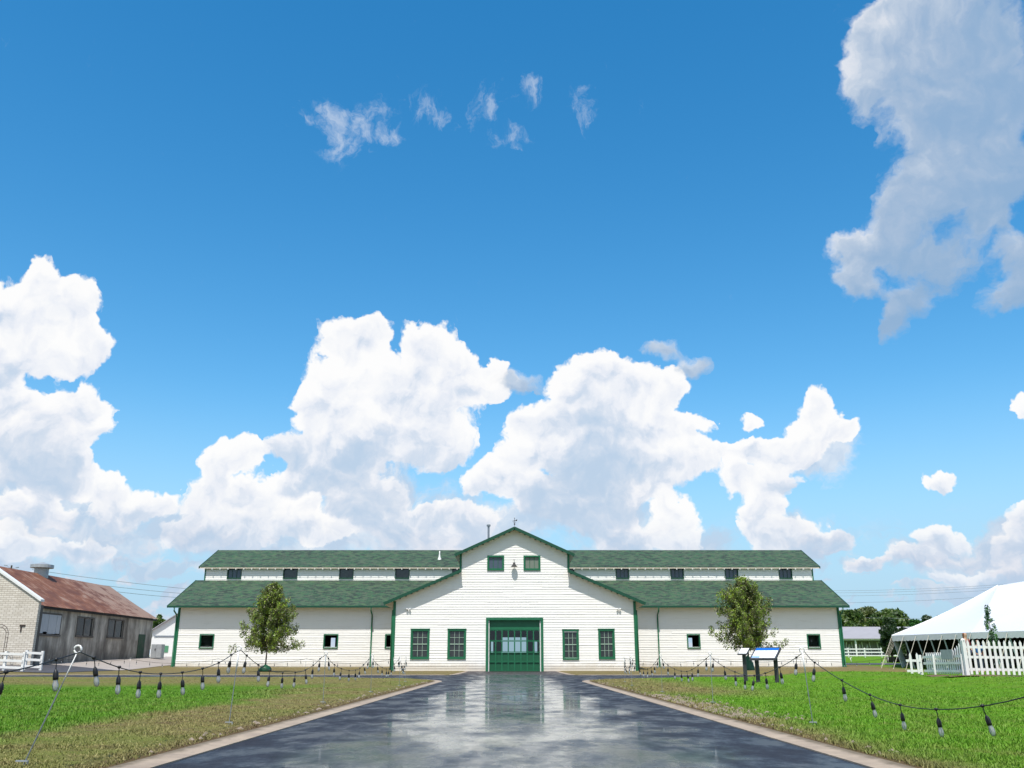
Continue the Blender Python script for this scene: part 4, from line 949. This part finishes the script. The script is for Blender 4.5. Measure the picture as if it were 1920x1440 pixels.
# ------------------------------------------------------------------ tent
tent = thing('event_tent', (46, 82, .3), 'big white pole tent with a scalloped valance behind the picket fence', 'tent')
EZ = 2.9
Bp = at(1672, 1191, 81); A = at(1820, 1185, 72)
ring = [Vector((Bp.x, 81, EZ)), Vector((A.x, 72, EZ)), Vector((38.5, 65, EZ)), Vector((64, 65, EZ)), Vector((64, 99, EZ)), Vector((43, 99, EZ)), Vector((37.6, 92, EZ))]
P1 = Vector((44.6, 85, 7.45)); P2 = Vector((52, 82, 8.6))
mb = MB()
def tri(a, b, c, sag=.55, n=9):
    pts = {}
    for i in range(n + 1):
        for j in range(n + 1 - i):
            u, v = i / n, j / n; p = a + (b - a) * u + (c - a) * v; wgt = (1 - u - v)
            s = sag * (u * v * 3 + wgt * u * 1.0 + wgt * v * 1.0) * (1.0)
            pts[i, j] = p - Vector((0, 0, s * .9))
    for i in range(n):
        for j in range(n - i):
            mb.add([pts[i, j], pts[i + 1, j], pts[i, j + 1]], [(0, 1, 2)])
            if i + j < n - 1: mb.add([pts[i + 1, j], pts[i + 1, j + 1], pts[i, j + 1]], [(0, 1, 2)])
for k in range(7):
    a, b = ring[k], ring[(k + 1) % 7]; pk_ = P1 if k in (0, 6, 5) else P2
    # eave edge stays straight: sag only toward the peak
    n = 10; m = 12; rows = []
    for i in range(m + 1):
        t = i / m; L0 = a.lerp(pk_, t); L1 = b.lerp(pk_, t)
        rows.append([L0.lerp(L1, j / n) - Vector((0, 0, .38 * math.sin(math.pi * t) * (.55 + .45 * math.sin(math.pi * j / n)))) for j in range(n + 1)])
    for i in range(m):
        for j in range(n): mb.add([rows[i][j], rows[i][j + 1], rows[i + 1][j + 1], rows[i + 1][j]], [(0, 1, 2, 3)])
def tri2(a):
    n = 12; rows = []
    for i in range(n + 1):
        t = i / n; L0 = a.lerp(P1, t); L1 = a.lerp(P2, t)
        rows.append([L0.lerp(L1, j / 6) - Vector((0, 0, .38 * math.sin(math.pi * t) * .55)) for j in range(7)])
    for i in range(n):
        for j in range(6): mb.add([rows[i][j], rows[i][j + 1], rows[i + 1][j + 1], rows[i + 1][j]], [(0, 1, 2, 3)])
tri2(ring[1]); tri2(ring[5])
cv = mb.build('canopy', 'tent', tent, True)
mb = MB()
for k, pk_ in ((1, P2), (0, P1), (2, P2)):
    pts = [ring[k].lerp(pk_, t) + Vector((0, 0, .02 - .38 * math.sin(math.pi * t) * .55)) for t in np.linspace(0, 1, 14)]; mb.tube(pts, .055, 6)
mb.build('seam', 'panelwhite', cv)
mb = MB()
for k in range(7):
    a, b = ring[k], ring[(k + 1) % 7]; L_ = (b - a).length; n = max(2, int(L_ / .1)); 
    for i in range(n):
        p = a.lerp(b, i / n); q = a.lerp(b, (i + 1) / n); f = lambda t: .40 + .06 * abs(math.sin(t * 3.14159 * L_ / .45)); 
        mb.add([p + Vector((0, 0, .03)), q + Vector((0, 0, .03)), q - Vector((0, 0, f((i + 1) / n))), p - Vector((0, 0, f(i / n)))], [(0, 1, 2, 3)])
mb.build('valance', 'tentval', tent)
for k in range(7):
    a, b = ring[k], ring[(k + 1) % 7]; n = max(1, int((b - a).length / (1.35 if k in (0, 1) else 2.6))); out = Vector(((b - a).y, -(b - a).x, 0)).normalized()
    if (a + out - Vector((50, 82, EZ))).length < (a - Vector((50, 82, EZ))).length: out = -out
    for i in range(n):
        p = a.lerp(b, i / n); g0 = float(tz(p.x, p.y)); ft = p - out * .15 + Vector((.5, 0, 0))
        mb = MB(); mb.tube([(ft.x, ft.y, g0), p], .055, 6); mb.build('side_pole', 'pole', tent)
        if k in (0, 1, 2, 6):
            s = p + out * .9; s.x -= .45; mb = MB(); mb.bar((s.x, s.y, float(tz(s.x, s.y))), p, .05, .02); mb.build('guy_strap', 'strap', tent)
for p in (P1, P2): mb = MB(); mb.tube([(p.x, p.y, .2), p], .09, 8); mb.build('centre_pole', 'pole', tent)
mb = MB(); mb.box(38, 62, 91, 91.06, .4, EZ + 1); mb.box(62, 62.06, 67, 97, .3, EZ);  mb.build('tent_shade_sheet', 'black', tent)  # black sheets added to stand in for the shade under the canopy

# ------------------------------------------------------------------ picket fence
CX_, CY_ = 16.8, 35.0
def picket_run(p0, p1, h0, label, step=.19, last=True, name='picket_fence', ptw=.05, h1=None, rails=None):
    h = h0
    p0 = Vector((p0[0], p0[1], 0)); p1 = Vector((p1[0], p1[1], 0)); d = (p1 - p0); L_ = d.length; d.normalize(); nrm = Vector((d.y, -d.x, 0))
    if nrm.dot(Vector((0, -1, 0))) < 0: nrm = -nrm
    c = (p0 + p1) / 2; t = thing(name, (c.x, c.y, float(tz(c.x, c.y))), label, 'picket fence')
    def gz_(p): return float(tz(p.x, p.y)) + .04
    pr = None; n = int(L_ / step)
    for i in range(min(n, 98)):
        p = p0 + d * (step * (i + .5)); z = gz_(p); w_ = .045; mb = MB(); q = p + nrm * .03
        if h1: h = h1 + (h0 - h1) * max(0, 1 - (i / n) / .35) ** 1.6
        outl = [(-w_, .05), (w_, .05), (w_, h - .09), (0, h), (-w_, h - .09)]
        vs = [q + d * u + Vector((0, 0, z + v)) for u, v in outl] + [q + d * u + nrm * .02 + Vector((0, 0, z + v)) for u, v in outl]
        mb.add(vs, [(4, 3, 2, 1, 0), (5, 6, 7, 8, 9)] + [(k, (k + 1) % 5, 5 + (k + 1) % 5, 5 + k) for k in range(5)]); mb.build('picket', 'white', t)
    h = h1 or h0
    for hh in (rails or (.18 * h, .52 * h, .80 * h)):
        mb = MB(); m = max(2, int(L_ / 2)); 
        for k in range(m):
            a = p0 + d * L_ * k / m; b = p0 + d * L_ * (k + 1) / m; mb.bar(a + Vector((0, 0, gz_(a) + hh)), b + Vector((0, 0, gz_(b) + hh)), .035, .09)
        mb.build('rail', 'white', t)
    for k in range(int(L_ / 2.4) + 1):
        a = p0 + d * min(2.4 * k, L_) - nrm * .06; mb = MB(); mb.box(a.x - ptw, a.x + ptw, a.y - ptw, a.y + ptw, gz_(a) - .2, gz_(a) + h * .9); mb.build('post', 'white', t)
    return t
picket_run((CX_, CY_), (30, 34.4), 1.27, 'white picket fence facing the drive from its corner post to the right edge')
picket_run((CX_ - .08, CY_ + .12), (16.75, 38.6), 1.24, 'white picket fence stepping down and running back from the corner post', .185, ptw=.035, h1=.86)
picket_run((16.68, 38.7), (16.1, 38.75), .86, 'short low white fence panel with only a few pickets at the far left end', .27, ptw=.05, rails=(.15, .55))
mb = MB(); zc_ = float(tz(CX_, CY_)); mb.box(CX_ - .14, CX_ - .02, CY_ - .12, CY_ + .0, zc_ - .1, zc_ + 1.28); mb.lathe((CX_ - .08, CY_ - .06, zc_ + 1.28), [(.09, 0), (.09, .03), (.03, .08)], 4)
tag(mb.build('corner_post', 'white'), 'square white corner post where the two picket fence runs meet', 'fence post')
px_ = CX_ - .14; pz_ = float(tz(px_, 36.2)) + .62; mb = MB(); mb.box(px_ - .03, px_ - .005, 35.75, 36.7, pz_, pz_ + .36)
tag(mb.build('fence_plaque', 'galv'), 'blank grey metal plaque fixed to the picket fence near its corner', 'plaque')
def mulch():
    n = 18; xs = np.linspace(15.4, 30, n * 2); ys_ = np.linspace(33.4, 35.6, n); X, Y = np.meshgrid(xs, ys_); Z = tz(X, Y) + .05 + .03 * np.sin(X * 2.1) * np.cos(Y * 3)
    ii = np.arange(X.size).reshape(X.shape); f = np.stack([ii[:-1, :-1], ii[:-1, 1:], ii[1:, 1:], ii[1:, :-1]], -1).reshape(-1, 4)
    return struct(nmesh('mulch_bed', np.stack([X, Y, Z], -1).reshape(-1, 3), f, 'mulch'))
mulch()

# ------------------------------------------------------------------ trees
def leafcloud(cs, n, size, seed, squash=.75):
    """leaf quads clustered round the given (x,y,z,r) puffs"""
    r = np.random.default_rng(seed); cs = np.array(cs); wt = cs[:, 3] ** 2; k = r.choice(len(cs), n, p=wt / wt.sum())
    d = r.normal(size=(n, 3)); d /= np.linalg.norm(d, axis=1)[:, None]; rad = cs[k, 3] * (.45 + .6 * r.random(n) ** .6)
    c = cs[k, :3] + d * rad[:, None] * np.array([1, 1, squash]); 
    nrm = d + .9 * r.normal(size=(n, 3)); nrm /= np.linalg.norm(nrm, axis=1)[:, None]
    t = np.cross(nrm, r.normal(size=(n, 3))); t /= np.linalg.norm(t, axis=1)[:, None]; b = np.cross(nrm, t)
    s = size * r.uniform(.6, 1.3, n)[:, None]
    V = np.stack([c - t * s * .5, c + b * s * .3, c + t * s * .6, c - b * s * .3], 1).reshape(-1, 3)
    return V, np.arange(4 * n).reshape(n, 4)
def young_tree(x, y, h, prof, label, seed, lean=0, bagkind='tall'):
    z0 = float(tz(x, y)) + .04; t = thing('young_tree', (x, y, z0), label, 'tree', 'young trees in front of the barn'); r = random.Random(seed)
    mb = MB(); top = z0 + h * .96; mb.tube([(x, y, z0), (x + .03, y, z0 + h * .3), (x + lean * .5, y + .03, z0 + h * .6), (x + lean, y, top)], .062, 7, .012)
    cs = []
    NB = 140
    for i in range(NB):
        f = .295 + .68 * (i / NB) ** .95; a = i * 2.4 + r.uniform(-.5, .5); rad = prof(f) * r.uniform(.42, 1.14); zb_ = z0 + h * (f - .04)
        rise = (-.12 + .75 * (f - .2)) * rad + r.uniform(-.12, .2)
        b0 = Vector((x + lean * f, y, zb_ - .22)); b1 = Vector((x + lean * f + rad * math.cos(a), y + rad * math.sin(a), zb_ + rise))
        mid = b0.lerp(b1, .55) + Vector((0, 0, -.06 * rad)); mb.tube([b0, mid, b1], .02, 4, .005)
        for u in (.3, .45, .58, .7, .8, .9, 1.0, 1.08):
            if r.random() < .85:
                p = b0.lerp(b1, u); cs.append((p.x + r.uniform(-.1, .1), p.y + r.uniform(-.1, .1), p.z + r.uniform(-.05, .2), .12 + .10 * r.random()))
    for k in range(7): cs.append((x + lean + r.uniform(-.08, .08), y, z0 + h * (.86 + .02 * k), .14 - .012 * k))
    mb.build('trunk', 'bark', t, True)
    V, F_ = leafcloud(cs, 38000, .115, seed, 1.7); nmesh('crown', V, F_, 'leafyoung', t)
    g_ = [MB(), MB()]
    if bagkind == 'low': prof_ = [(.46, 0), (.52, .08), (.5, .25), (.38, .38), (.15, .46), (.06, .5)]
    else: prof_ = [(.42, 0), (.44, .1), (.36, .3), (.3, .55), (.22, .8), (.1, .95), (.06, 1.0)]
    mb = MB(); mb.lathe((x, y, z0 - .02), prof_, 14)
    mb.v = [(X + .03 * math.sin(9 * Z + 5 * X), Y, Z + .04 * math.sin(7 * X) * (1 if Z > z0 + .1 else 0)) for X, Y, Z in mb.v]
    o = mb.build('watering_bag', 'bag', None, True)
    tag(o, 'dark green slow-release watering bag wrapped round the foot of the %s young tree' % ('left' if x < 0 else 'right'), 'watering bag', 'watering bags at the young trees')
    return t
def prof_a(f): return np.interp(f, [.2, .3, .45, .6, .75, .88, 1.0], [1.7, 2.5, 2.2, 1.75, 1.2, .7, .1])
def prof_b(f): return np.interp(f, [.2, .3, .42, .6, .75, .88, 1.0], [1.8, 2.7, 2.1, 1.8, 1.4, .75, .1])
q = at(497, 1258, 72); young_tree(q.x, 72, 6.6, prof_a, 'left young shade tree with an upright oval crown before the left wing', 11, .18, 'low')
q = at(1405, 1262, 66); young_tree(q.x, 66, 6.35, prof_b, 'right young shade tree with a fuller brown-tinged crown behind the two signs', 23, -.05, 'tall')
# thin sapling by the tent
q = at(1869, 1262, 37.5); t = thing('sapling', (q.x, 37.5, .3), 'slim bright green sapling rising above the picket fence before the tent', 'tree')
mb = MB(); zt = at(1869, 1142, 37.5).z; mb.tube([(q.x, 37.5, .25), (q.x + .02, 37.5, 1.4), (q.x, 37.5, zt)], .022, 6, .006); r = random.Random(4); cs = []
for i in range(34):
    f = i / 34; z = 1.1 + (zt - 1.1) * f; rad = .24 * (1 - .62 * f) * r.uniform(.3, 1.1); a = r.uniform(0, 6.3); e = (q.x + rad * math.cos(a), 37.5 + rad * math.sin(a), z + .12); mb.tube([(q.x, 37.5, z - .06), e], .006, 4, .003); cs.append((*e, .085))
mb.build('trunk', 'bark', t); V, F_ = leafcloud(cs, 1500, .06, 8, 1.3); nmesh('crown', V, F_, 'leafbright', t)
# background trees
def bigtree(px, pytop, Y, wpx, label, seed, m='leaffar', n=7000, name='tree', hfac=None, group='trees beyond the stable', leaf=None):
    p = at(px, pytop, Y); g0 = float(tz(p.x, Y)); h = p.z - g0; wd = wpx / 1777 * Y / 2; r = random.Random(seed)
    t = thing(name, (p.x, Y, g0), label, 'tree', group); mb = MB(); mb.tube([(p.x, Y, g0 - .2), (p.x + .1, Y, g0 + h * .35), (p.x, Y, g0 + h * .8)], h * .035, 7, h * .008)
    cs = []
    for i in range(46):
        f = r.random(); a = r.uniform(0, 6.3); rr = wd * math.sqrt(max(0, 1 - ((f - .42) / .62) ** 2)) * r.uniform(.35, .85)
        c = (p.x + rr * math.cos(a), Y + rr * math.sin(a), g0 + h * (.16 + .76 * f), wd * r.uniform(.2, .36)); cs.append(c)
        if i < 14: mb.tube([(p.x, Y, g0 + h * .3), (c[0], c[1], c[2])], h * .012, 4, h * .004)
    mb.build('trunk', 'bark', t); V, F_ = leafcloud(cs, n, leaf or (.004 * Y), seed, .85); nmesh('crown', V, F_, m, t)
bt = [(1592, 1146, 186, 70, 'leaffar', 'olive-green tree just right of the barn roof, partly hidden by the eave'),
      (1622, 1141, 196, 72, 'leafolive', 'tall round-headed tree, lightest of the clump right of the barn'),
      (1668, 1143, 190, 84, 'leaffar', 'broad dark green tree in the middle of the clump right of the barn'),
      (1698, 1158, 205, 46, 'leaffar', 'lower tree on the right shoulder of the clump right of the barn'),
      (1716, 1158, 175, 34, 'leafbright', 'small bright green tree between the clump and the distant tree line'),
      (1742, 1156, 260, 60, 'leafdark', 'distant dark tree low behind the tent slope'),
      (1768, 1153, 265, 56, 'leafdark', 'distant dark tree touching the tent slope, farthest right'),
      (1560, 1150, 200, 60, 'leaffar', 'tree mostly hidden behind the right end of the barn')]
for i, (px, py, Y, wp, m, lb) in enumerate(bt): bigtree(px, py, Y, wp, lb, 50 + i, m)
bigtree(1664, 1157, 118, 40, 'dark conical evergreen with a pale top in front of the grey stable roof', 71, 'leafdark', 7000, 'evergreen', group=None)
bigtree(1692, 1176, 112, 34, 'low dark bushy tree beside the evergreen at the tent corner', 72, 'leafdark', 5000, 'bush', group=None)
bigtree(298, 1150, 150, 34, 'round green tree top between the rusty roof and the white outbuilding', 73, 'leaffar', 6000, group=None)
for i, (px, py, wp) in enumerate(((350, 1165, 60), (260, 1172, 60))): pass
def shrub_row():
    for i, x in enumerate(np.linspace(20.6, 29, 9)):
        t = thing('shrub', (x, 34.0, .3), 'low dark green shrub in the mulch at the foot of the picket fence', 'shrub', 'low shrubs along the picket fence')
        cs = [(x + random.uniform(-.12, .12), 34.0 + random.uniform(-.08, .08), .40 + random.uniform(-.04, .04), .09) for _ in range(6)]
        V, F_ = leafcloud(cs, 500, .05, 90 + i); nmesh('foliage', V, F_, 'leafdark', t)
shrub_row()

# ------------------------------------------------------------------ string lights on pigtail posts
def post(x, y, h, label, lean=(0, 0), base=True, group='white pigtail posts carrying the string lights'):
    z0 = float(tz(x, y)) + .04; t = thing('pigtail_post', (x, y, z0), label, 'post', group)
    top = Vector((x + lean[0], y + lean[1], z0 + h - .06)); b = Vector((x, y, z0 - .05))
    mb = MB(); mb.tube([b, top], .0055 if y < 45 else .008, 6); mb.build('rod', 'metal', t)
    mb = MB(); s0 = b.lerp(top, .72); mb.tube([s0, top], .0055 if y < 10 else (.011 if y < 45 else .014), 8); rr = .032 if y < 45 else .04
    mb.tube([top] + [top + Vector((rr * math.sin(a) * 1.0, .012 * a / 6, rr - rr * math.cos(a))) for a in np.linspace(.3, 6.6, 12)], .009, 6); mb.build('insulator', 'white', t, True)
    mb = MB(); mb.bar(b + Vector((-.05, 0, .075)), b + Vector((.05, 0, .075)), .02, .012); mb.bar(b + Vector((.045, 0, .0)), b + Vector((.045, 0, .075)), .012, .012); mb.build('foot_step', 'galv', t)
    return top
def make_bulb_meshes():
    s = MB(); s.lathe((0, 0, 0), [(.004, .016), (.017, .012), (.017, -.004), (.006, -.012)], 8)      # clip on the cord
    s.tube([(0, 0, -.005), (.003, 0, -.04), (0, 0, -.08)], .0042, 6)
    s.lathe((0, 0, -.155), [(.0205, 0), (.0215, .02), (.021, .045), (.016, .066), (.008, .078), (.005, .085)], 12)
    g_ = MB(); g_.lathe((0, 0, -.245), [(.002, 0), (.011, .003), (.019, .014), (.024, .032), (.024, .048), (.020, .066), (.016, .082), (.015, .092)], 12)
    f = MB(); f.tube([(-.006, 0, -.165), (-.007, 0, -.2), (0, 0, -.215), (.007, 0, -.2), (.006, 0, -.165)], .0022, 4)
    return s, g_, f
proto = {}
def bulb_on(parent, org, p, sc, r, near):
    key = 'n'
    if key not in proto:
        s, g_, f = make_bulb_meshes(); a = s.build('socket', 'black', None, True); b = g_.build('glass_bulb', 'bulb', None, True); c = f.build('filament', 'filament', None, True)
        proto[key] = (a.data, b.data, c.data)
        for o in (a, b, c): bpy.data.objects.remove(o)
    a_, b_, c_ = proto[key]
    s = bpy.data.objects.new('lamp_socket', a_); COL.objects.link(s); s.parent = parent; s.location = p - org; s.scale = (sc, sc, sc)
    s.rotation_euler = (r.uniform(-.12, .12), r.uniform(-.22, .22), r.uniform(0, 6))
    g2 = bpy.data.objects.new('glass_bulb', b_); COL.objects.link(g2); g2.parent = s
    if near: f2 = bpy.data.objects.new('filament', c_); COL.objects.link(f2); f2.parent = s
def string(name, pts, sags, label, seed, per=8, rad=.005, sc=1.0, skip=()):
    c = Vector((pts[0].x, pts[0].y, float(tz(pts[0].x, pts[0].y)))); t = thing('string_light', c, label, 'string lights', 'strings of clear bulbs'); r = random.Random(seed); mb = MB()
    P_ = []
    for i, (a, b) in enumerate(zip(pts[:-1], pts[1:])):
        sg = sags[i]; n = 20
        f = lambda u: a.lerp(b, u) + Vector((.03 * math.sin(u * 9 + i), 0, -sg * 4 * u * (1 - u)))
        P_ += [f(k / n) for k in range(n)]
        for k in range(per):
            u = (k + .45) / per
            if (a.lerp(b, u)).y > 4: bulb_on(t, c, f(u), sc, r, a.y < 22)
    P_.append(pts[-1]); mb.tube(P_, rad, 6); mb.build('cord', 'black', t, True)
ordn = ['nearest', 'second', 'third', 'fourth', 'fifth', 'sixth']
LP = []
L0b = at(40, 1437, 8.0)
LP.append(post(L0b.x, 8.0, .93, 'nearest left pigtail post, leaning towards the driveway', (.33, 0)))
for i, y in enumerate((12.9, 19.2, 25.6, 32.0, 38.2)):
    LP.append(post(-3.78 + (-.5 if y > 38 else 0) + (-.0), y, .98 + (.02 if i == 0 else 0), '%s pigtail post from the camera on the left side of the driveway' % ordn[i + 1], (.05 if i == 0 else 0, 0)))
RP = [post(4.05, 6.1, .95, 'nearest right pigtail post, beside the driveway and just out of view')]
for i, y in enumerate((12.9, 19.2, 25.6, 32.0, 38.2)):
    RP.append(post(4.02 + (.5 if y > 38 else 0), y, .98, '%s pigtail post from the camera on the right side of the driveway' % ordn[i + 1], (-.06 if i == 0 else 0, 0)))
up = Vector((0, 0, .01))
string('l', [Vector((-3.9, 2.6, .95))] + [p + up for p in LP], [.25, .24, .33, .34, .36, .36], 'string of clear bulbs sagging between posts along the left kerb', 1)
string('r', [Vector((4.0, 1.0, .95))] + [p + up for p in RP], [.4, .55, .36, .36, .36, .36], 'string of clear bulbs sagging between posts along the right kerb', 2)
FL = []; xs = [-8.6, -9.6 - 5.2, -21.2, -27.6, -34.0, -40.4]
xs = [-8.6, -15.0, -21.4, -27.8, -34.2, -40.6]
for i, x in enumerate(xs): FL.append(post(x, 69, .98, '%s pigtail post from the central gable in the row before the left wing' % (['first'] + ordn[1:])[i]) + up)
string('fl', FL, [.32] * 5, 'far string of small bulbs strung before the left wing of the barn', 3, 7, .011, 1.25)
FR = []; xs = [8.2, 14.6, 21.0, 27.4, 33.8, 40.2]
for i, x in enumerate(xs): FR.append(post(x, 69, .98, '%s pigtail post from the central gable in the row before the right wing' % (['first'] + ordn[1:])[i]) + up)
string('fr', FR, [.32] * 5, 'far string of small bulbs strung before the right wing and past its corner', 4, 7, .011, 1.25)

# ------------------------------------------------------------------ interpretive signs
def sign(pl, pr, ytop, ybot, Y, w_, lab, big, yaw):
    c = at((pl + pr) / 2, ybot, Y); z0 = float(tz(c.x, Y)) + .04; t = thing('information_sign', (c.x, Y, z0), lab, 'sign', 'slanted information signs on the right lawn')
    rot = Matrix.Rotation(yaw, 3, 'Z'); C0 = Vector((c.x, Y, 0))
    T = lambda x, y, z: C0 + rot @ Vector((x, y, 0)) + Vector((0, 0, z))
    zt = at(pl, ytop, Y).z; hp = w_ * (.52 if big else .75); zf = zt - hp * .78; d0, d1 = -hp * .75, hp * .75
    for s in ((-1, 1) if big else (0,)):
        mb = MB(); x = s * w_ * .36; mb.v = []; hw_ = .07
        vs = [T(x + a * hw_, b * .05, z) for z in (z0 - .1, zf + hp * .35) for a, b in ((-1, -1), (1, -1), (1, 1), (-1, 1))]
        mb.add(vs, [(0, 3, 2, 1), (4, 5, 6, 7), (0, 1, 5, 4), (1, 2, 6, 5), (2, 3, 7, 6), (3, 0, 4, 7)]); mb.build('leg', 'signpost', t)
    def plate(name, x0, x1, u0, u1, off, th, m, par=t):
        f = lambda x, u, o: T(x, d0 + (d1 - d0) * u, zf + (zt - zf) * u + o)
        mb = MB(); mb.add([f(x0, u0, off), f(x1, u0, off), f(x1, u1, off), f(x0, u1, off), f(x0, u0, off - th), f(x1, u0, off - th), f(x1, u1, off - th), f(x0, u1, off - th)],
                          [(0, 1, 2, 3), (7, 6, 5, 4), (0, 4, 5, 1), (1, 5, 6, 2), (2, 6, 7, 3), (3, 7, 4, 0)]); return mb.build(name, m, par)
    W2 = w_ / 2
    if big:
        fr_ = plate('frame', -W2, W2, 0, 1, 0, .07, 'signpost'); pn = plate('panel', -W2 + .06, W2 - .06, .06, .94, .008, .006, 'panelwhite')
        plate('header', -W2 + .06, W2 - .06, .72, .935, .014, .005, 'blue', pn); plate('footer', -W2 + .06, -W2 + .06 + w_ * .3, .065, .20, .014, .005, 'paleblue', pn)
        plate('picture', -W2 + .2, W2 - .3, .34, .62, .014, .005, mat('cream_print', rgb(.72, .70, .6), .4), pn)
    else:
        plate('frame', -W2, W2, 0, 1, 0, .05, 'signpost'); plate('panel', -W2 + .03, W2 - .03, .05, .95, .008, .006, 'panelwhite')
sign(1421, 1457, 1214, 1273, 37.5, 1.05, 'larger slanted information sign with a blue header on two dark posts', True, R(-33))
sign(1398, 1398, 1215, 1270, 41, .42, 'smaller plain white slanted sign on one dark post, left of the larger sign', False, R(-33))

# ------------------------------------------------------------------ small things
q = at(1682, 1236, 100)
for i, (px, wd) in enumerate(((1672, .55), (1690, .62))):
    q = at(px, 1235, 100); z0 = float(tz(q.x, 100)); t = thing('planter_tub', (q.x, 100, z0), ('left' if i == 0 else 'right') + ' one of two low black tubs on the grass by the tent corner', 'tub', 'black tubs by the tent')
    mb = MB(); mb.lathe((q.x, 100, z0), [(wd * .85, 0), (wd, .3), (wd * 1.05, .52), (wd * 1.12, .55), (wd * 1.1, .6), (wd * .9, .58)], 16); mb.build('tub', 'black', t)
q = at(1597, 1241, 97); mb = MB(); z0 = float(tz(q.x, 97)); mb.tube([(q.x, 97, z0), (q.x - .12, 97, z0 + .55), (q.x - .02, 97, z0 + .6), (q.x + .06, 97, z0 + .5)], .035, 6); tag(mb.build('stand_pipe', 'white', None, True), 'short bent white standpipe on the grass past the right barn corner', 'standpipe')
# utility pole and wires
q = at(22, 1060, 170); t = thing('utility_pole', (q.x, 170, 1), 'dark utility pole with two yard lamps rising behind the rusty roof', 'utility pole')
mb = MB(); mb.tube([(q.x, 170, 1), q], .2, 8, .15); mb.build('pole', 'bark', t)
for s in (-1, 1):
    mb = MB(); a = q + Vector((0, 0, -.6)); b = q + Vector((s * .95, 0, -.25 - .2 * s)); mb.tube([a, b], .03, 5); mb.bar(b - Vector((s * .1, 0, 0)), b + Vector((s * .4, 0, .08)), .2, .12); mb.build('yard_lamp', 'metal', t)
def wire(p0, p1, sag, rad, label, m):
    mb = MB(); n = 24; mb.tube([p0.lerp(p1, k / n) - Vector((0, 0, sag * 4 * (k / n) * (1 - k / n))) for k in range(n + 1)], rad, 4)
    tag(mb.build('power_line', m), label, 'wire', 'overhead wires')
mw = mat('grey_wire', rgb(.22, .24, .27), .6)
for (a, b, lb) in (((60, 1068), (420, 1110), 'top'), ((120, 1088), (420, 1118), 'middle'), ((190, 1106), (420, 1124), 'lowest')):
    wire(at(*a, 150), at(*b, 190), .3, .035, '%s of three overhead wires above the rusty roof' % lb, mw)
for (a, b, lb) in (((1500, 1107), (1930, 1092), 'highest'), ((1500, 1111), (1930, 1096), 'second highest'), ((1500, 1117), (1930, 1101), 'third highest'), ((1520, 1130), (1930, 1112), 'second lowest'), ((1620, 1158), (1930, 1148), 'lowest')):
    wire(at(*a, 190), at(*b, 160), .5, .022, '%s of the overhead wires crossing the sky right of the barn' % lb, mw)

# ------------------------------------------------------------------ people by the tent (seen over and through the pickets)
def person(x, y, h, shirt, hair, lab, face=0, longhair=True):
    z0 = float(tz(x, y)) + .04; t = thing('person', (x, y, z0), lab, 'person'); s = h / 1.75
    def skinned(name, pts, edges, rad, m, sub=2):
        me = bpy.data.meshes.new(name); me.from_pydata([(p[0] * s, p[1] * s, p[2] * s) for p in pts], edges, []); o = bpy.data.objects.new(name, me); COL.objects.link(o); o.parent = t; me.materials.append(M[m])
        md = o.modifiers.new('skin', 'SKIN'); 
        for i, rr in enumerate(rad): me.skin_vertices[0].data[i].radius = (rr[0] * s, rr[1] * s); 
        me.skin_vertices[0].data[0].use_root = True; md.use_smooth_shade = True; o.modifiers.new('sub', 'SUBSURF').levels = sub; o.modifiers['sub'].render_levels = sub; return o
    pts = [(0, 0, .95), (0, 0, 1.15), (0, 0, 1.38), (0, -.01, 1.48), (0, -.02, 1.56), (0, -.03, 1.64), (0, -.02, 1.73),
           (-.18, 0, 1.40), (-.24, -.02, 1.13), (-.21, -.14, .92), (-.2, -.2, .85), (.18, 0, 1.40), (.24, -.02, 1.13), (.22, -.12, .92), (.21, -.17, .85),
           (-.1, 0, .88), (-.11, -.02, .5), (-.11, .02, .09), (-.11, -.14, .04), (.1, 0, .88), (.11, .01, .5), (.11, .03, .09), (.12, -.12, .04)]
    ed = [(0, 1), (1, 2), (2, 3), (3, 4), (4, 5), (5, 6), (2, 7), (7, 8), (8, 9), (9, 10), (2, 11), (11, 12), (12, 13), (13, 14), (0, 15), (15, 16), (16, 17), (17, 18), (0, 19), (19, 20), (20, 21), (21, 22)]
    rd = [(.15, .1), (.13, .09), (.14, .09), (.055, .055), (.06, .065), (.075, .09), (.055, .07), (.055, .055), (.04, .04), (.032, .032), (.028, .04), (.055, .055), (.04, .04), (.032, .032), (.028, .04),
          (.085, .085), (.058, .058), (.042, .042), (.035, .03), (.085, .085), (.058, .058), (.042, .042), (.035, .03)]
    skinned('body', pts, ed, rd, 'skin')
    i_ = [0, 1, 2, 7, 8, 11, 12]; skinned('shirt', [pts[k] for k in i_], [(0, 1), (1, 2), (2, 3), (3, 4), (2, 5), (5, 6)], [(rd[k][0] + .022, rd[k][1] + .022) for k in i_], shirt)
    i_ = [0, 15, 16, 17, 19, 20, 21]; skinned('trousers', [pts[k] for k in i_], [(0, 1), (1, 2), (2, 3), (0, 4), (4, 5), (5, 6)], [(rd[k][0] + .018, rd[k][1] + .018) for k in i_], 'jeans')
    skinned('hair', [(0, .0, 1.72), (0, .03, 1.66), (0, .05, 1.55), (0, .05, 1.44 if longhair else 1.53)], [(0, 1), (1, 2), (2, 3)], [(.08, .085), (.088, .075), (.08, .05), (.05, .03)], hair)
    t.rotation_euler = (0, 0, face); return t
q = at(1806, 1200, 46); person(q.x + .1, 46, 1.86, 'shirtred', 'hair', 'person with auburn hair and a maroon top standing behind the picket fence corner', .5)
q = at(1836, 1230, 43); person(q.x, 43, 1.45, 'shirtblue', 'hairdark', 'person in a blue top partly hidden behind the front picket fence', -.4, False)
